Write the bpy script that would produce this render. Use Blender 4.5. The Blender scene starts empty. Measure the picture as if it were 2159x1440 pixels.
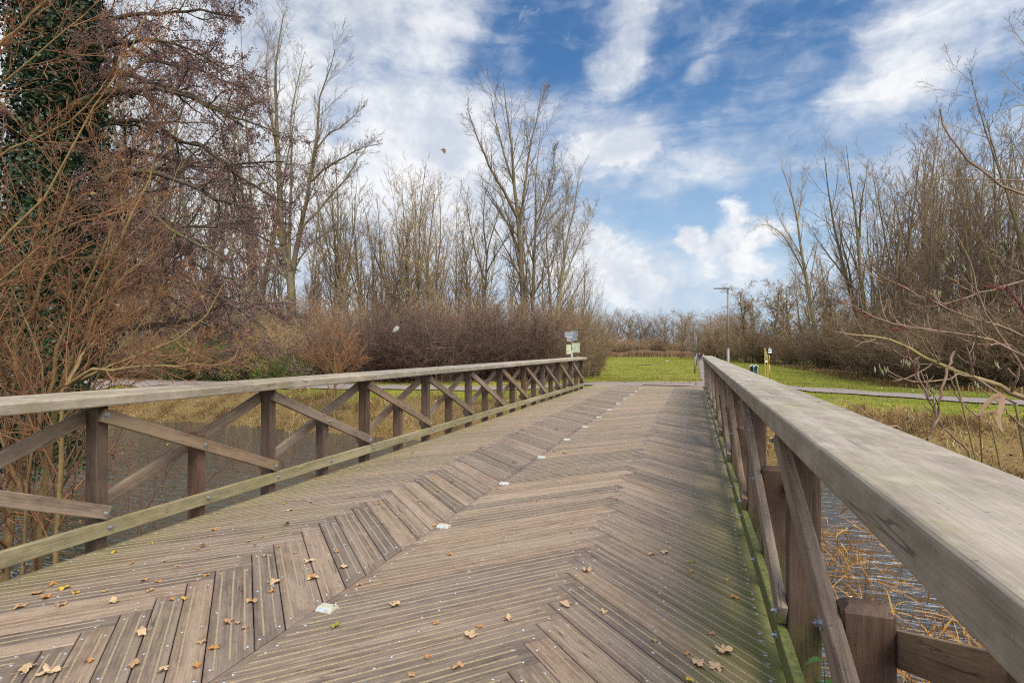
import bpy, bmesh, math, random
import numpy as np
from mathutils import Vector, Matrix

R = math.radians
SC = bpy.context.scene
COL = SC.collection

# ------------------------------------------------------------------ camera
YAW, PITCH, FPX, EYE = 18.81, 0.70, 1145.0, 1.40
cam_d = bpy.data.cameras.new("camera")
cam_d.sensor_width = 36.0
cam_d.lens = 36.0 * FPX / 2159.0
cam_d.clip_start, cam_d.clip_end = 0.05, 5000.0
cam = bpy.data.objects.new("camera", cam_d)
cam.location = (0, 0, EYE)
cam.rotation_euler = (R(90 + PITCH), 0, R(YAW))
COL.objects.link(cam)
SC.camera = cam

# ------------------------------------------------------------------ view + world + sun
SC.view_settings.view_transform = 'Standard'
SC.view_settings.look = 'None'
SC.view_settings.gamma = 1.0
SC.view_settings.exposure = 0.36
SUN_EL, SUN_AZ = 54.0, 138.0            # azimuth clockwise from +Y (along the bridge)
SC.cycles.use_denoising = False
SC.cycles.filter_width = 1.15
SC.cycles.sample_clamp_indirect = 4.0
SC.cycles.max_bounces = 5
SC.cycles.diffuse_bounces = 3
SC.cycles.glossy_bounces = 3
SC.cycles.transparent_max_bounces = 4


class NT:
    """tiny helper to write node graphs"""
    def __init__(self, tree):
        self.t = tree

    def new(self, kind, **kw):
        n = self.t.nodes.new(kind)
        for k, v in kw.items():
            setattr(n, k, v)
        return n

    def put(self, sock, v):
        if v is None:
            return
        if isinstance(v, bpy.types.NodeSocket):
            self.t.links.new(v, sock)
        else:
            sock.default_value = v

    def math(self, op, a, b=None, c=None, clamp=False):
        n = self.new('ShaderNodeMath', operation=op, use_clamp=clamp)
        self.put(n.inputs[0], a)
        self.put(n.inputs[1], b)
        if c is not None:
            self.put(n.inputs[2], c)
        return n.outputs[0]

    def vmath(self, op, a, b=None):
        n = self.new('ShaderNodeVectorMath', operation=op)
        self.put(n.inputs[0], a)
        if b is not None:
            self.put(n.inputs[1], b)
        return n.outputs['Value'] if op in ('LENGTH', 'DOT_PRODUCT') else n.outputs[0]

    def mapping(self, vec, loc=(0, 0, 0), rot=(0, 0, 0), scale=(1, 1, 1), kind='POINT'):
        n = self.new('ShaderNodeMapping', vector_type=kind)
        self.put(n.inputs['Vector'], vec)
        n.inputs['Location'].default_value = loc
        n.inputs['Rotation'].default_value = rot
        n.inputs['Scale'].default_value = scale
        return n.outputs[0]

    def noise(self, vec, scale=5.0, detail=4.0, rough=0.55, dist=0.0, color=False):
        n = self.new('ShaderNodeTexNoise')
        self.put(n.inputs['Vector'], vec)
        n.inputs['Scale'].default_value = scale
        n.inputs['Detail'].default_value = detail
        n.inputs['Roughness'].default_value = rough
        n.inputs['Distortion'].default_value = dist
        return n.outputs['Color' if color else 'Fac']

    def ramp(self, v, a, b, o0=0.0, o1=1.0, smooth=True):
        n = self.new('ShaderNodeMapRange', interpolation_type='SMOOTHSTEP' if smooth else 'LINEAR')
        self.put(n.inputs[0], v)
        for i, x in enumerate((a, b, o0, o1)):
            n.inputs[i + 1].default_value = x
        return n.outputs[0]

    def mix(self, f, a, b, blend='MIX'):
        n = self.new('ShaderNodeMix', data_type='RGBA', blend_type=blend)
        self.put(n.inputs[0], f)
        self.put(n.inputs[6], a if not isinstance(a, tuple) else (*a[:3], 1))
        self.put(n.inputs[7], b if not isinstance(b, tuple) else (*b[:3], 1))
        return n.outputs[2]

    def sep(self, v):
        n = self.new('ShaderNodeSeparateXYZ')
        self.put(n.inputs[0], v)
        return n.outputs

    def comb(self, x, y, z):
        n = self.new('ShaderNodeCombineXYZ')
        for i, q in enumerate((x, y, z)):
            self.put(n.inputs[i], q)
        return n.outputs[0]


def build_world():
    w = bpy.data.worlds.new("World")
    SC.world = w
    w.use_nodes = True
    t = w.node_tree
    t.nodes.clear()
    g = NT(t)
    out = g.new('ShaderNodeOutputWorld')
    bg = g.new('ShaderNodeBackground')
    sky = g.new('ShaderNodeTexSky', sky_type='NISHITA')
    sky.sun_disc = False
    sky.sun_elevation = R(SUN_EL)
    sky.sun_rotation = R(SUN_AZ)
    sky.altitude = 0.0
    sky.air_density = 1.0
    sky.dust_density = 0.6
    sky.ozone_density = 2.0
    co = g.new('ShaderNodeTexCoord').outputs['Generated']
    d = g.vmath('NORMALIZE', co)
    x, y, z = g.sep(d)[0:3]
    az = g.math('ARCTAN2', x, y)
    el = g.math('ARCSINE', z)
    uv = g.comb(az, el, 0.0)
    # warped coordinates give the ragged cloud edges
    warp = g.noise(g.mapping(uv, scale=(5, 7, 1)), 1.0, 5.0, 0.6, color=True)
    warp = g.vmath('SUBTRACT', warp, (0.5, 0.5, 0.5))
    wuv = g.vmath('ADD', uv, g.vmath('MULTIPLY', warp, (0.16, 0.12, 0.0)))
    wuv2 = g.vmath('ADD', uv, g.vmath('MULTIPLY', warp, (0.07, 0.07, 0.0)))

    def field(vec, blobs):
        acc = None
        for (a, e, ra, re, rot, wt) in blobs:
            m = g.mapping(vec, loc=(R(a), R(e), 0), rot=(0, 0, R(rot)), scale=(R(ra), R(re), 1), kind='TEXTURE')
            v = g.ramp(g.vmath('LENGTH', m), 1.0, 0.0, 0.0, wt)
            acc = v if acc is None else g.math('ADD', acc, v)
        return acc
    soft = field(wuv, [
        (-46, 16, 30, 28, 0, 1.25), (-20, 21, 12, 9, 20, .55), (-28, 23, 9, 9, 0, .8), (-34, 33, 12, 7, 0, .9), (-75, 30, 40, 40, 0, 1.0), (-26, 14, 13, 12, 0, .55),
        (-25, 31, 8, 4.5, 35, 0.62), (-5.5, 31.5, 9, 4.6, 48, .80), (-8, 27.5, 6, 3.0, 30, 0.42), (-8.0, 20.3, 7.5, 5.0, 0, 1.35), (0, 17.5, 11, 3.5, 10, 0.52),
        (17.0, 23.0, 9.5, 5.0, 22, 1.0), (20.0, 29.5, 8.0, 4.4, 35, 0.60), (28, 25, 8, 6, 0, 0.85), (1, 27.0, 8, 2.2, 38, 0.30), (6, 23, 9, 2.5, 25, .3),
        (20, 13, 14, 9, 0, 0.72), (-18, 12, 13, 9, 0, 0.75), (38, 10, 18, 12, 0, 0.8), (10, 33, 10, 2.5, 30, .25), (2, 6.0, 17, 5.0, 0, .62), (-10, 7, 11, 8, 0, .6),
        (60, 30, 32, 34, 0, 1.5), (38, 58, 42, 21, 0, 1.5), (100, 40, 75, 55, 0, 1.3), (170, 35, 75, 60, 0, 1.3), (-130, 40, 70, 60, 0, 1.1)])  # clouds out of view, added to whiten water reflections and fill light
    cum = field(wuv2, [
        (-9.8, 20.4, 5.2, 4.6, 0, 1.15), (-5.4, 19.2, 5.2, 3.6, 0, 1.05), (-12.5, 7, 7, 6, 0, .9), (4, 7.0, 9, 2.6, 0, .62),
        (1.6, 9.8, 4.4, 3.4, 0, 1.15), (3.6, 13.0, 2.4, 2.9, 0, .95), (-.9, 11.2, 2.5, 2.6, 0, 1.0), (6.4, 10.2, 4.6, 4.0, 0, 1.0),
        (-8.6, 9.3, 6.0, 5.5, 0, 1.1), (-5.0, 5.8, 5.6, 3.8, 0, 1.1), (-13.5, 11, 6, 5, 0, 1.1), (-2.0, 3.5, 7, 2.2, 0, .6)])
    streak = g.noise(g.mapping(wuv2, rot=(0, 0, R(-32)), scale=(2.4, 12.0, 1)), 1.6, 8.0, 0.60, .6)
    fine = g.noise(g.mapping(wuv2, scale=(11, 14, 1)), 1.5, 8.0, 0.62)
    bil = g.noise(g.mapping(wuv2, scale=(19, 23, 1)), 1.0, 7.0, 0.58, .4)
    base_n = g.noise(g.mapping(uv, scale=(4, 6, 1)), 1.0, 4.0, 0.5)
    soft = g.math('ADD', soft, .07)
    ds = g.math('ADD', soft, g.math('MULTIPLY', g.math('SUBTRACT', streak, 0.5), 1.7))
    ds = g.math('ADD', ds, g.math('MULTIPLY', g.math('SUBTRACT', fine, 0.5), 0.75))
    ms = g.ramp(ds, -0.14, 1.20)
    dc = g.math('ADD', cum, g.math('ADD', g.math('MULTIPLY', g.math('SUBTRACT', bil, 0.5), 2.3), g.math('MULTIPLY', g.math('SUBTRACT', fine, 0.5), .7)))
    mc = g.ramp(dc, 0.24, 0.98)
    mask = g.math('MAXIMUM', g.math('MULTIPLY', ms, .96), mc)
    # thin veil towards the horizon, all blue sky
    veil = g.ramp(el, 0.50, 0.02, 0.12, 0.92)
    hue = g.new('ShaderNodeHueSaturation')
    hue.inputs['Saturation'].default_value = 1.42
    hue.inputs['Value'].default_value = 1.0
    g.put(hue.inputs['Color'], sky.outputs[0])
    blue = g.mix(1.0, hue.outputs[0], SKY_TINT, 'MULTIPLY')
    blue = g.mix(veil, blue, (4.6, 6.0, 7.6))
    # cloud tone: bright crowns and grey undersides
    shade = g.ramp(g.math('ADD', fine, g.math('MULTIPLY', g.math('SUBTRACT', base_n, 0.5), 1.6)), 0.25, 0.72)
    dark_top = g.math('MULTIPLY', g.ramp(el, R(25), R(37)), g.ramp(az, R(-24), R(-36)))
    ccol = g.mix(shade, (5.9, 6.4, 7.3), (8.9, 9.0, 9.15))
    ccol = g.mix(g.math('MULTIPLY', g.math('MULTIPLY', mc, g.ramp(bil, .56, .40)), .55), ccol, (6.2, 6.7, 7.6))
    ccol = g.mix(g.math('MULTIPLY', dark_top, 0.75), ccol, (4.6, 5.0, 5.7))
    ccol = g.mix(g.ramp(el, 0.14, 0.02, 0.0, 0.55), ccol, (5.6, 6.5, 7.6))
    fin = g.mix(mask, blue, ccol)
    # sky on the sun side, behind the view, boosted as added fill light
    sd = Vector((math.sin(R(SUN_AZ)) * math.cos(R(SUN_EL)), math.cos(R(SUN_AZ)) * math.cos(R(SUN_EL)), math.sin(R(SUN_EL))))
    sky_fill = g.ramp(g.vmath('DOT_PRODUCT', d, tuple(sd)), .05, .95, 1.0, 3.4)
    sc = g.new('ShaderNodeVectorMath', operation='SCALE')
    g.put(sc.inputs[0], fin); g.put(sc.inputs['Scale'], sky_fill)
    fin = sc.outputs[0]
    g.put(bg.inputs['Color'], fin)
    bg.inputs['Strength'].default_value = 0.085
    t.links.new(bg.outputs[0], out.inputs[0])
    w.cycles.sampling_method = 'MANUAL'
    w.cycles.sample_map_resolution = 512


SKY_TINT = (0.70, 1.02, 1.12)
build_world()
sun_d = bpy.data.lights.new("sun", 'SUN')
sun_d.energy = 2.7
sun_d.angle = R(26)
sun_d.color = (1.0, 0.92, 0.78)
sun = bpy.data.objects.new("sun", sun_d)
_a, _e = R(SUN_AZ), R(SUN_EL)
_dir = Vector((math.sin(_a) * math.cos(_e), math.cos(_a) * math.cos(_e), math.sin(_e)))
sun.rotation_euler = _dir.to_track_quat('Z', 'Y').to_euler()
sun.location = (0, 0, 60)
COL.objects.link(sun)

# ------------------------------------------------------------------ placing helpers
_cy, _sy = math.cos(R(YAW)), math.sin(R(YAW))


def at(px, d):
    """ground position (X, Y) of something seen at photo column px and d metres deep"""
    xc = (px - 1080.0) * d / FPX
    return (-_sy * d + _cy * xc, _cy * d + _sy * xc)


def at3(px, py, d):
    x, y = at(px, d)
    return (x, y, EYE + (734.0 - py) * d / FPX)


def on_plane(px, py, z=0.0):
    d = FPX * (EYE - z) / (py - 734.0)
    x, y = at(px, d)
    return (x, y, z)


def sstep(a, b, v):
    t = np.clip((np.asarray(v, float) - a) / (b - a), 0, 1)
    return t * t * (3 - 2 * t)


# value noise, used for terrain relief and patchiness
_rng0 = np.random.default_rng(5)
_lat = _rng0.random((128, 128))


def vnoise(x, y):
    x = np.asarray(x, float); y = np.asarray(y, float)
    xi = np.floor(x).astype(int); yi = np.floor(y).astype(int)
    fx = x - xi; fy = y - yi
    fx = fx * fx * (3 - 2 * fx); fy = fy * fy * (3 - 2 * fy)
    g = lambda i, j: _lat[i % 128, j % 128]
    return ((g(xi, yi) * (1 - fx) + g(xi + 1, yi) * fx) * (1 - fy) +
            (g(xi, yi + 1) * (1 - fx) + g(xi + 1, yi + 1) * fx) * fy)


WATER_Z = -1.70


def near_edge(X):
    return 4.3 + 0.55 * np.clip(-8 - X, 0, 40) + 0.8 * (vnoise(X * 0.6, X * 0 + 3) - .5)


def far_edge(X):
    return np.interp(X, [-60, -25, -12, -4, 3, 14, 40], [19.6, 17.3, 16.1, 14.9, 13.6, 13.6, 15]) + 0.7 * (vnoise(X * 0.7, X * 0 + 9) - .5)


def ground_z(X, Y):
    X = np.asarray(X, float); Y = np.asarray(Y, float)
    zf = -0.50 - 1.0 * sstep(27, 58, Y) - 0.035 * np.clip(X - 4, 0, 12)
    zf = zf + 0.47 * np.exp(-((X + 1.9) / 4.2) ** 4) * np.exp(-(np.clip(Y - 20.5, 0, 99) / 7.0) ** 2)
    nb = near_edge(X); fb = far_edge(X)
    zn = -0.35 + 0.0 * X
    a = sstep(0.2, 3.4, Y - fb)                     # far bank rise
    b = sstep(0.2, 4.2, nb - Y)                     # near bank rise
    bed = -2.3
    z = bed + (zf - bed) * np.where(Y > fb - .6, 0.28 * sstep(-.6, .35, Y - fb) + 0.72 * a, 0) \
        + (zn - bed) * np.where(Y < nb + .6, 0.28 * sstep(-.6, .35, nb - Y) + 0.72 * b, 0)
    z = z + 0.10 * (vnoise(X * .9, Y * .9) - .5) * sstep(-.5, 2, np.maximum(Y - fb, nb - Y)) * (1 - np.exp(-((X + 1.9) / 4.5) ** 4) * (Y < 30))
    return z


def gz(x, y):
    return float(ground_z(np.array([x]), np.array([y]))[0])


# ------------------------------------------------------------------ mesh helpers
def mesh_np(name, verts, faces, mats=(), mat_idx=None, smooth=True, attrs=None):
    """faces: list of int arrays (n,3)/(n,4) with a constant number of corners each"""
    me = bpy.data.meshes.new(name)
    verts = np.asarray(verts, np.float32).reshape(-1, 3)
    faces = [np.asarray(f, np.int32) for f in faces if len(f)]
    me.vertices.add(len(verts))
    me.vertices.foreach_set('co', verts.ravel())
    nl = sum(f.size for f in faces); nf = sum(len(f) for f in faces)
    me.loops.add(nl)
    me.polygons.add(nf)
    me.loops.foreach_set('vertex_index', np.concatenate([f.ravel() for f in faces]))
    tot = np.concatenate([np.full(len(f), f.shape[1], np.int32) for f in faces])
    me.polygons.foreach_set('loop_start', np.concatenate([[0], np.cumsum(tot)[:-1]]).astype(np.int32))
    if mat_idx is not None:
        me.polygons.foreach_set('material_index', np.asarray(mat_idx, np.int32))
    me.polygons.foreach_set('use_smooth', np.full(nf, smooth))
    for m in mats:
        me.materials.append(m)
    for k, v in (attrs or {}).items():
        v = np.asarray(v, np.float32)
        if v.ndim == 1:
            a = me.attributes.new(k, 'FLOAT', 'POINT'); a.data.foreach_set('value', v)
        else:
            a = me.attributes.new(k, 'FLOAT_VECTOR', 'POINT'); a.data.foreach_set('vector', v.ravel())
    me.update(calc_edges=True)
    return me


def add(name, me, parent=None, loc=(0, 0, 0), rz=0.0, s=1.0):
    o = bpy.data.objects.new(name, me)
    o.location = loc
    o.rotation_euler = (0, 0, rz)
    o.scale = (s, s, s) if not isinstance(s, tuple) else s
    if parent is not None:
        o.parent = parent
    COL.objects.link(o)
    return o


def empty(name, loc=(0, 0, 0), rz=0.0, s=1.0):
    o = add(name, None, None, loc, rz, s)
    o.empty_display_size = 0.2
    return o


def tag(o, label=None, cat=None, group=None, kind=None):
    if label: o['label'] = label
    if cat: o['category'] = cat
    if group: o['group'] = group
    if kind: o['kind'] = kind
    return o


def copy_tree(o, parent=None):
    c = o.copy()
    COL.objects.link(c)
    if parent is not None:
        c.parent = parent
    for ch in KIDS.get(o.name, []):
        d = ch.copy()
        COL.objects.link(d)
        d.parent = c
    return c


KIDS = {}


class MB:
    """collects shapes into one mesh; wuv = grain coordinates (x runs along the grain)"""
    def __init__(self):
        self.v, self.f, self.m, self.w = [], [], [], []
        self.n = 0

    def raw(self, verts, faces, mat=0, wuv=None):
        self.v += [tuple(p) for p in verts]
        self.w += [tuple(p) for p in (wuv if wuv is not None else verts)]
        for f in faces:
            self.f.append([i + self.n for i in f]); self.m.append(mat)
        self.n += len(verts)

    def bm(self, b, mat=0, mtx=None, wuv_fn=None):
        b.verts.ensure_lookup_table()
        b.verts.index_update()
        vs = [v.co.copy() for v in b.verts]
        w = [wuv_fn(c) if wuv_fn else c for c in vs]
        if mtx is not None:
            vs = [mtx @ c for c in vs]
        self.raw(vs, [[v.index for v in f.verts] for f in b.faces], mat, w)
        b.free()

    def beam(self, p0, p1, w, h, up=(0, 0, 1), bevel=0.006, mat=0, rnd=None, segs=2):
        """rectangular timber from p0 to p1, w wide (sideways), h high (along up)"""
        p0, p1 = Vector(p0), Vector(p1)
        ax = (p1 - p0); L = ax.length; ax.normalize()
        up = Vector(up); side = up.cross(ax).normalized(); up = ax.cross(side).normalized()
        b = bmesh.new()
        bmesh.ops.create_cube(b, size=1.0)
        for v in b.verts:
            v.co = Vector((v.co.x * L, v.co.y * w, v.co.z * h))
        if bevel:
            bmesh.ops.bevel(b, geom=b.edges[:], offset=bevel, segments=segs, affect='EDGES', profile=0.5)
        m = Matrix((ax, side, up)).transposed().to_4x4()
        m.translation = (p0 + p1) / 2
        r = rnd if rnd is not None else random.uniform(0, 60)
        self.bm(b, mat, m, lambda c: (c.x + r, c.y + r * .37, c.z + r * .71))

    def cyl(self, p0, p1, r0, r1=None, k=10, mat=0, caps=True):
        r1 = r0 if r1 is None else r1
        p0, p1 = Vector(p0), Vector(p1)
        ax = (p1 - p0).normalized()
        u = ax.orthogonal().normalized(); v = ax.cross(u)
        vs = []
        for p, r in ((p0, r0), (p1, r1)):
            for i in range(k):
                a = 2 * math.pi * i / k
                vs.append(p + u * (r * math.cos(a)) + v * (r * math.sin(a)))
        fs = [[i, (i + 1) % k, k + (i + 1) % k, k + i] for i in range(k)]
        if caps:
            fs += [list(range(k))[::-1], list(range(k, 2 * k))]
        self.raw(vs, fs, mat)

    def bolt(self, p, n, mat=1, r=0.02):
        p, n = Vector(p), Vector(n).normalized()
        self.cyl(p, p + n * .004, r, r, 14, mat)
        self.cyl(p + n * .004, p + n * .016, r * .52, r * .50, 6, mat)
        self.cyl(p + n * .016, p + n * .022, r * .28, r * .26, 8, mat)

    def mesh(self, name, mats, smooth=False):
        me = bpy.data.meshes.new(name)
        me.from_pydata(self.v, [], self.f)
        me.polygons.foreach_set('material_index', self.m)
        me.polygons.foreach_set('use_smooth', [smooth] * len(self.f))
        for m in mats:
            me.materials.append(m)
        a = me.attributes.new('wuv', 'FLOAT_VECTOR', 'POINT')
        a.data.foreach_set('vector', np.asarray(self.w, np.float32).ravel())
        me.update()
        return me

    def build(self, name, mats, parent=None, smooth=False, **kw):
        return add(name, self.mesh(name, mats, smooth), parent, **kw)


# ------------------------------------------------------------------ materials
def new_mat(name):
    m = bpy.data.materials.new(name)
    m.use_nodes = True
    t = m.node_tree
    g = NT(t)
    b = t.nodes['Principled BSDF']
    return m, g, b


def bump(g, b, h, strength=0.3, dist=0.01):
    n = g.new('ShaderNodeBump')
    n.inputs['Strength'].default_value = strength
    n.inputs['Distance'].default_value = dist
    g.put(n.inputs['Height'], h)
    g.t.links.new(n.outputs[0], b.inputs['Normal'])


def mat_wood(name, c_dark, c_light, c_worn, moss=None, algae=0.25, plank=False, rough=0.66, dirt=1.0, moss_amt=.85, streak=1.0, blotch=False):
    m, g, b = new_mat(name)
    a = g.new('ShaderNodeAttribute', attribute_name='wuv').outputs['Vector']
    pos = g.new('ShaderNodeNewGeometry').outputs['Position']
    grain = g.noise(g.mapping(a, scale=(3.4, 95, 95)), 1.0, 5.0, 0.6, 0.4)
    fine = g.noise(g.mapping(a, scale=(9, 260, 260)), 1.0, 3.0, 0.6)
    broad = g.noise(g.mapping(a, scale=(.7, 9, 9)), 1.0, 3.0, 0.55)
    patch = g.noise(pos, 1.7, 4.0, 0.6)
    iso = g.noise(g.mapping(a, scale=(9, 16, 16)), 1.0, 6.0, .65)
    gg_ = g.math('ADD', g.math('MULTIPLY', grain, .55 * streak), g.math('MULTIPLY', iso, 1 - .55 * streak))
    col = g.mix(g.ramp(gg_, .32, .70), c_dark, c_light)
    col = g.mix(g.math('MULTIPLY', g.ramp(broad, .42, .70), .65), col, c_worn)
    crk = g.math('ABSOLUTE', g.math('SUBTRACT', g.noise(g.mapping(a, scale=(1.1, 26, 26)), 1.0, 2.0, .5, .2), .5))
    crk = g.math('MULTIPLY', g.ramp(crk, .016, .004), g.ramp(g.noise(g.mapping(a, scale=(2, 5, 5)), 1.0, 2.0), .54, .64))
    speck = g.ramp(g.noise(a, 55.0, 2.0, .5), .67, .73)
    col = g.mix(g.math('MULTIPLY', g.ramp(fine, .35, .65), .28), col, (c_dark[0] * .6, c_dark[1] * .6, c_dark[2] * .6))
    col = g.mix(g.math('MAXIMUM', g.math('MULTIPLY', crk, .75), g.math('MULTIPLY', speck, .5)), col, (c_dark[0] * .3, c_dark[1] * .3, c_dark[2] * .3))
    if plank:
        rnd = g.new('ShaderNodeAttribute', attribute_name='prand').outputs['Fac']
        hs = g.new('ShaderNodeHueSaturation')
        g.put(hs.inputs['Value'], g.ramp(rnd, 0, 1, .64, 1.22, False))
        g.put(hs.inputs['Saturation'], g.ramp(rnd, 0, 1, .9, 1.15, False))
        g.put(hs.inputs['Color'], col)
        col = hs.outputs[0]
    # weathering: dark mildew blotches and green algae film
    col = g.mix(g.math('MULTIPLY', g.ramp(g.noise(g.mapping(a, scale=(1, 1.8, 1.8)), 4.2, 8.0, .72), .54, .76), .62 * dirt), col, (c_dark[0] * .45, c_dark[1] * .46, c_dark[2] * .5))
    col = g.mix(g.math('MULTIPLY', g.ramp(patch, .44, .72), algae), col, (.175, .155, .060))
    if not plank:
        oi = g.new('ShaderNodeObjectInfo').outputs['Random']
        hv = g.new('ShaderNodeHueSaturation')
        g.put(hv.inputs['Value'], g.ramp(oi, 0, 1, .88, 1.14, False))
        g.put(hv.inputs['Saturation'], g.ramp(g.math('FRACT', g.math('MULTIPLY', oi, 7.3)), 0, 1, .85, 1.15, False))
        g.put(hv.inputs['Color'], col)
        col = hv.outputs[0]
    if blotch:
        b1 = g.noise(pos, 3.3, 7.0, .68)
        b2 = g.noise(g.vmath('ADD', pos, (7.0, 3.0, 1.0)), 8.0, 6.0, .7)
        col = g.mix(g.math('MULTIPLY', g.ramp(b1, .48, .70), .40), col, tuple(min(1, c * 1.12) for c in c_worn))
        col = g.mix(g.math('MULTIPLY', g.ramp(b1, .44, .32), .40), col, tuple(c * .85 for c in c_dark))
        col = g.mix(g.math('MULTIPLY', g.ramp(b2, .54, .66), .40), col, (.185, .165, .060))
    if moss is not None:
        x, y, z = g.sep(pos)[0:3]
        n1 = g.noise(pos, 7.0, 6.0, .7)
        n2 = g.noise(pos, 34.0, 4.0, .7)
        if moss == 'deck':
            # green growth: strong along the right kerb, faint along the left one and the centre joint
            xr = g.math('ADD', x, g.math('MULTIPLY', y, .0079))
            f = g.math('ADD', g.math('MULTIPLY', g.ramp(xr, -.50, .36, 0, 1.10), g.ramp(y, 8.5, 3.0, .40, 1.0)), g.math('MULTIPLY', g.ramp(g.math('ADD', x, g.math('MULTIPLY', y, -.0124)), -3.2, -3.95), .72))
            cl = g.ramp(g.math('ABSOLUTE', g.math('ADD', x, 1.75)), .75, .05, 0, .34)
            f = g.math('ADD', f, g.math('MULTIPLY', cl, g.ramp(y, 9, 2)))
            wob = g.math('ADD', g.math('MULTIPLY', n1, .75), g.math('MULTIPLY', n2, .35))
            f1 = g.ramp(g.math('ADD', f, g.math('SUBTRACT', wob, .55)), .20, 1.25)
            col = g.mix(g.math('MULTIPLY', f1, .80), col, (.115, .110, .022))
            near = g.ramp(y, 9, 3, .55, 1.0)
            f2 = g.math('MULTIPLY', g.ramp(g.math('ADD', g.ramp(xr, -.02, .38, 0, .85), g.math('MULTIPLY', g.math('SUBTRACT', wob, .55), 1.6)), .62, 1.15), near)
            col = g.mix(g.math('MULTIPLY', f2, .88), col, (.070, .088, .012))
        else:
            f = g.math('MULTIPLY', g.ramp(z, moss, moss * .25), g.ramp(x, .0, .3))
            f = g.ramp(g.math('ADD', f, g.math('SUBTRACT', n1, .55)), .28, .8)
            f = g.math('MULTIPLY', f, g.ramp(y, 14, 3, .35, 1))
            col = g.mix(g.math('MULTIPLY', f, moss_amt), col, g.mix(g.ramp(n2, .35, .65), (.045, .065, .008), (.125, .130, .020)))
    g.put(b.inputs['Base Color'], col)
    b.inputs['Roughness'].default_value = rough
    b.inputs['Specular IOR Level'].default_value = 0.30
    hh = g.math('SUBTRACT', g.math('ADD', g.math('MULTIPLY', grain, .7), g.math('MULTIPLY', fine, .5)), g.math('MULTIPLY', crk, .8))
    bump(g, b, hh, .55, .004)
    return m


def mat_plain(name, col, rough=0.6, metal=0.0, var=0.15, scale=8.0, col2=None, bmp=0.0, spec=0.4):
    m, g, b = new_mat(name)
    tc = g.new('ShaderNodeTexCoord').outputs['Object']
    n = g.noise(tc, scale, 5.0, .6)
    c2 = col2 if col2 else tuple(c * (1 - var * 2) for c in col)
    c = g.mix(g.ramp(n, .35, .7), col, c2)
    g.put(b.inputs['Base Color'], c)
    b.inputs['Roughness'].default_value = rough
    b.inputs['Metallic'].default_value = metal
    b.inputs['Specular IOR Level'].default_value = spec
    if bmp:
        bump(g, b, n, bmp, .01)
    return m


def mat_bark(name, c1, c2, moss=None, vary=.28, scale=6.0, spec=.2):
    m, g, b = new_mat(name)
    tc = g.new('ShaderNodeTexCoord').outputs['Object']
    n = g.noise(g.mapping(tc, scale=(1, 1, .35)), scale, 5.0, .65)
    col = g.mix(g.ramp(n, .32, .68), c1, c2)
    if moss:
        col = g.mix(g.math('MULTIPLY', g.ramp(g.noise(tc, 1.4, 4.0, .6), .46, .66), .75), col, moss)
    oi = g.new('ShaderNodeObjectInfo').outputs['Random']
    hs = g.new('ShaderNodeHueSaturation')
    g.put(hs.inputs['Value'], g.ramp(oi, 0, 1, 1 - vary, 1 + vary, False))
    g.put(hs.inputs['Color'], col)
    g.put(b.inputs['Base Color'], hs.outputs[0])
    b.inputs['Roughness'].default_value = .85
    b.inputs['Specular IOR Level'].default_value = spec
    return m


def mat_leaf(name, cols, rough=.55, scale=.9, trans=0.0):
    """foliage or blades: colour from a noise along the plant plus an attribute 'lrand'"""
    m, g, b = new_mat(name)
    r = g.new('ShaderNodeAttribute', attribute_name='lrand').outputs['Fac']
    ramp = g.new('ShaderNodeValToRGB')
    el = ramp.color_ramp.elements
    el[0].position = 0.0
    el[0].color = (*cols[0], 1)
    el[1].position = 1.0
    el[1].color = (*cols[-1], 1)
    for i, c in enumerate(cols[1:-1]):
        e = el.new((i + 1) / (len(cols) - 1)); e.color = (*c, 1)
    g.put(ramp.inputs[0], r)
    g.put(b.inputs['Base Color'], ramp.outputs[0])
    b.inputs['Roughness'].default_value = rough
    b.inputs['Specular IOR Level'].default_value = .3
    if trans:
        tr = g.new('ShaderNodeBsdfTranslucent')
        g.put(tr.inputs['Color'], ramp.outputs[0])
        mx = g.new('ShaderNodeMixShader')
        mx.inputs[0].default_value = trans
        out = g.t.nodes['Material Output']
        g.t.links.new(b.outputs[0], mx.inputs[1])
        g.t.links.new(tr.outputs[0], mx.inputs[2])
        g.t.links.new(mx.outputs[0], out.inputs[0])
    return m


M = {}
M['deck'] = mat_wood('deck_wood', (.118, .080, .058), (.262, .185, .136), (.318, .240, .180), moss='deck', algae=.20, plank=True)
M['rail'] = mat_wood('rail_wood', (.215, .170, .122), (.355, .290, .212), (.415, .350, .268), algae=.52, moss=None, dirt=1.0, streak=.5, blotch=True)
M['post'] = mat_wood('post_wood', (.046, .027, .018), (.122, .071, .047), (.148, .093, .065), algae=.12, moss=.34, moss_amt=.30)
M['brace'] = mat_wood('brace_wood', (.105, .068, .044), (.245, .165, .108), (.30, .215, .145), algae=.2, moss=.38)
M['kick'] = mat_wood('kick_wood', (.145, .118, .066), (.315, .265, .160), (.36, .31, .2), algae=.36, moss=.9)
M['steel'] = mat_plain('galvanised_steel', (.42, .43, .44), .38, .85, .15, 30)
M['screw'] = mat_plain('screw_steel', (.36, .35, .34), .45, .7, .15, 60)
M['grit'] = mat_plain('anti_slip_grit', (.30, .232, .140), .95, 0, .2, 90, (.19, .142, .082), .6)
M['stud'] = mat_plain('stud_plastic', (.37, .345, .255), .5, 0, .1, 22, (.42, .40, .27))
M['lens'] = mat_plain('stud_lens', (.36, .39, .43), .3, 0, .2, 60)
M['lens_dark'] = mat_plain('stud_gap', (.10, .11, .10), .6)
M['girder'] = mat_plain('girder_timber', (.10, .075, .055), .85, 0, .25, 4)

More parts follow.
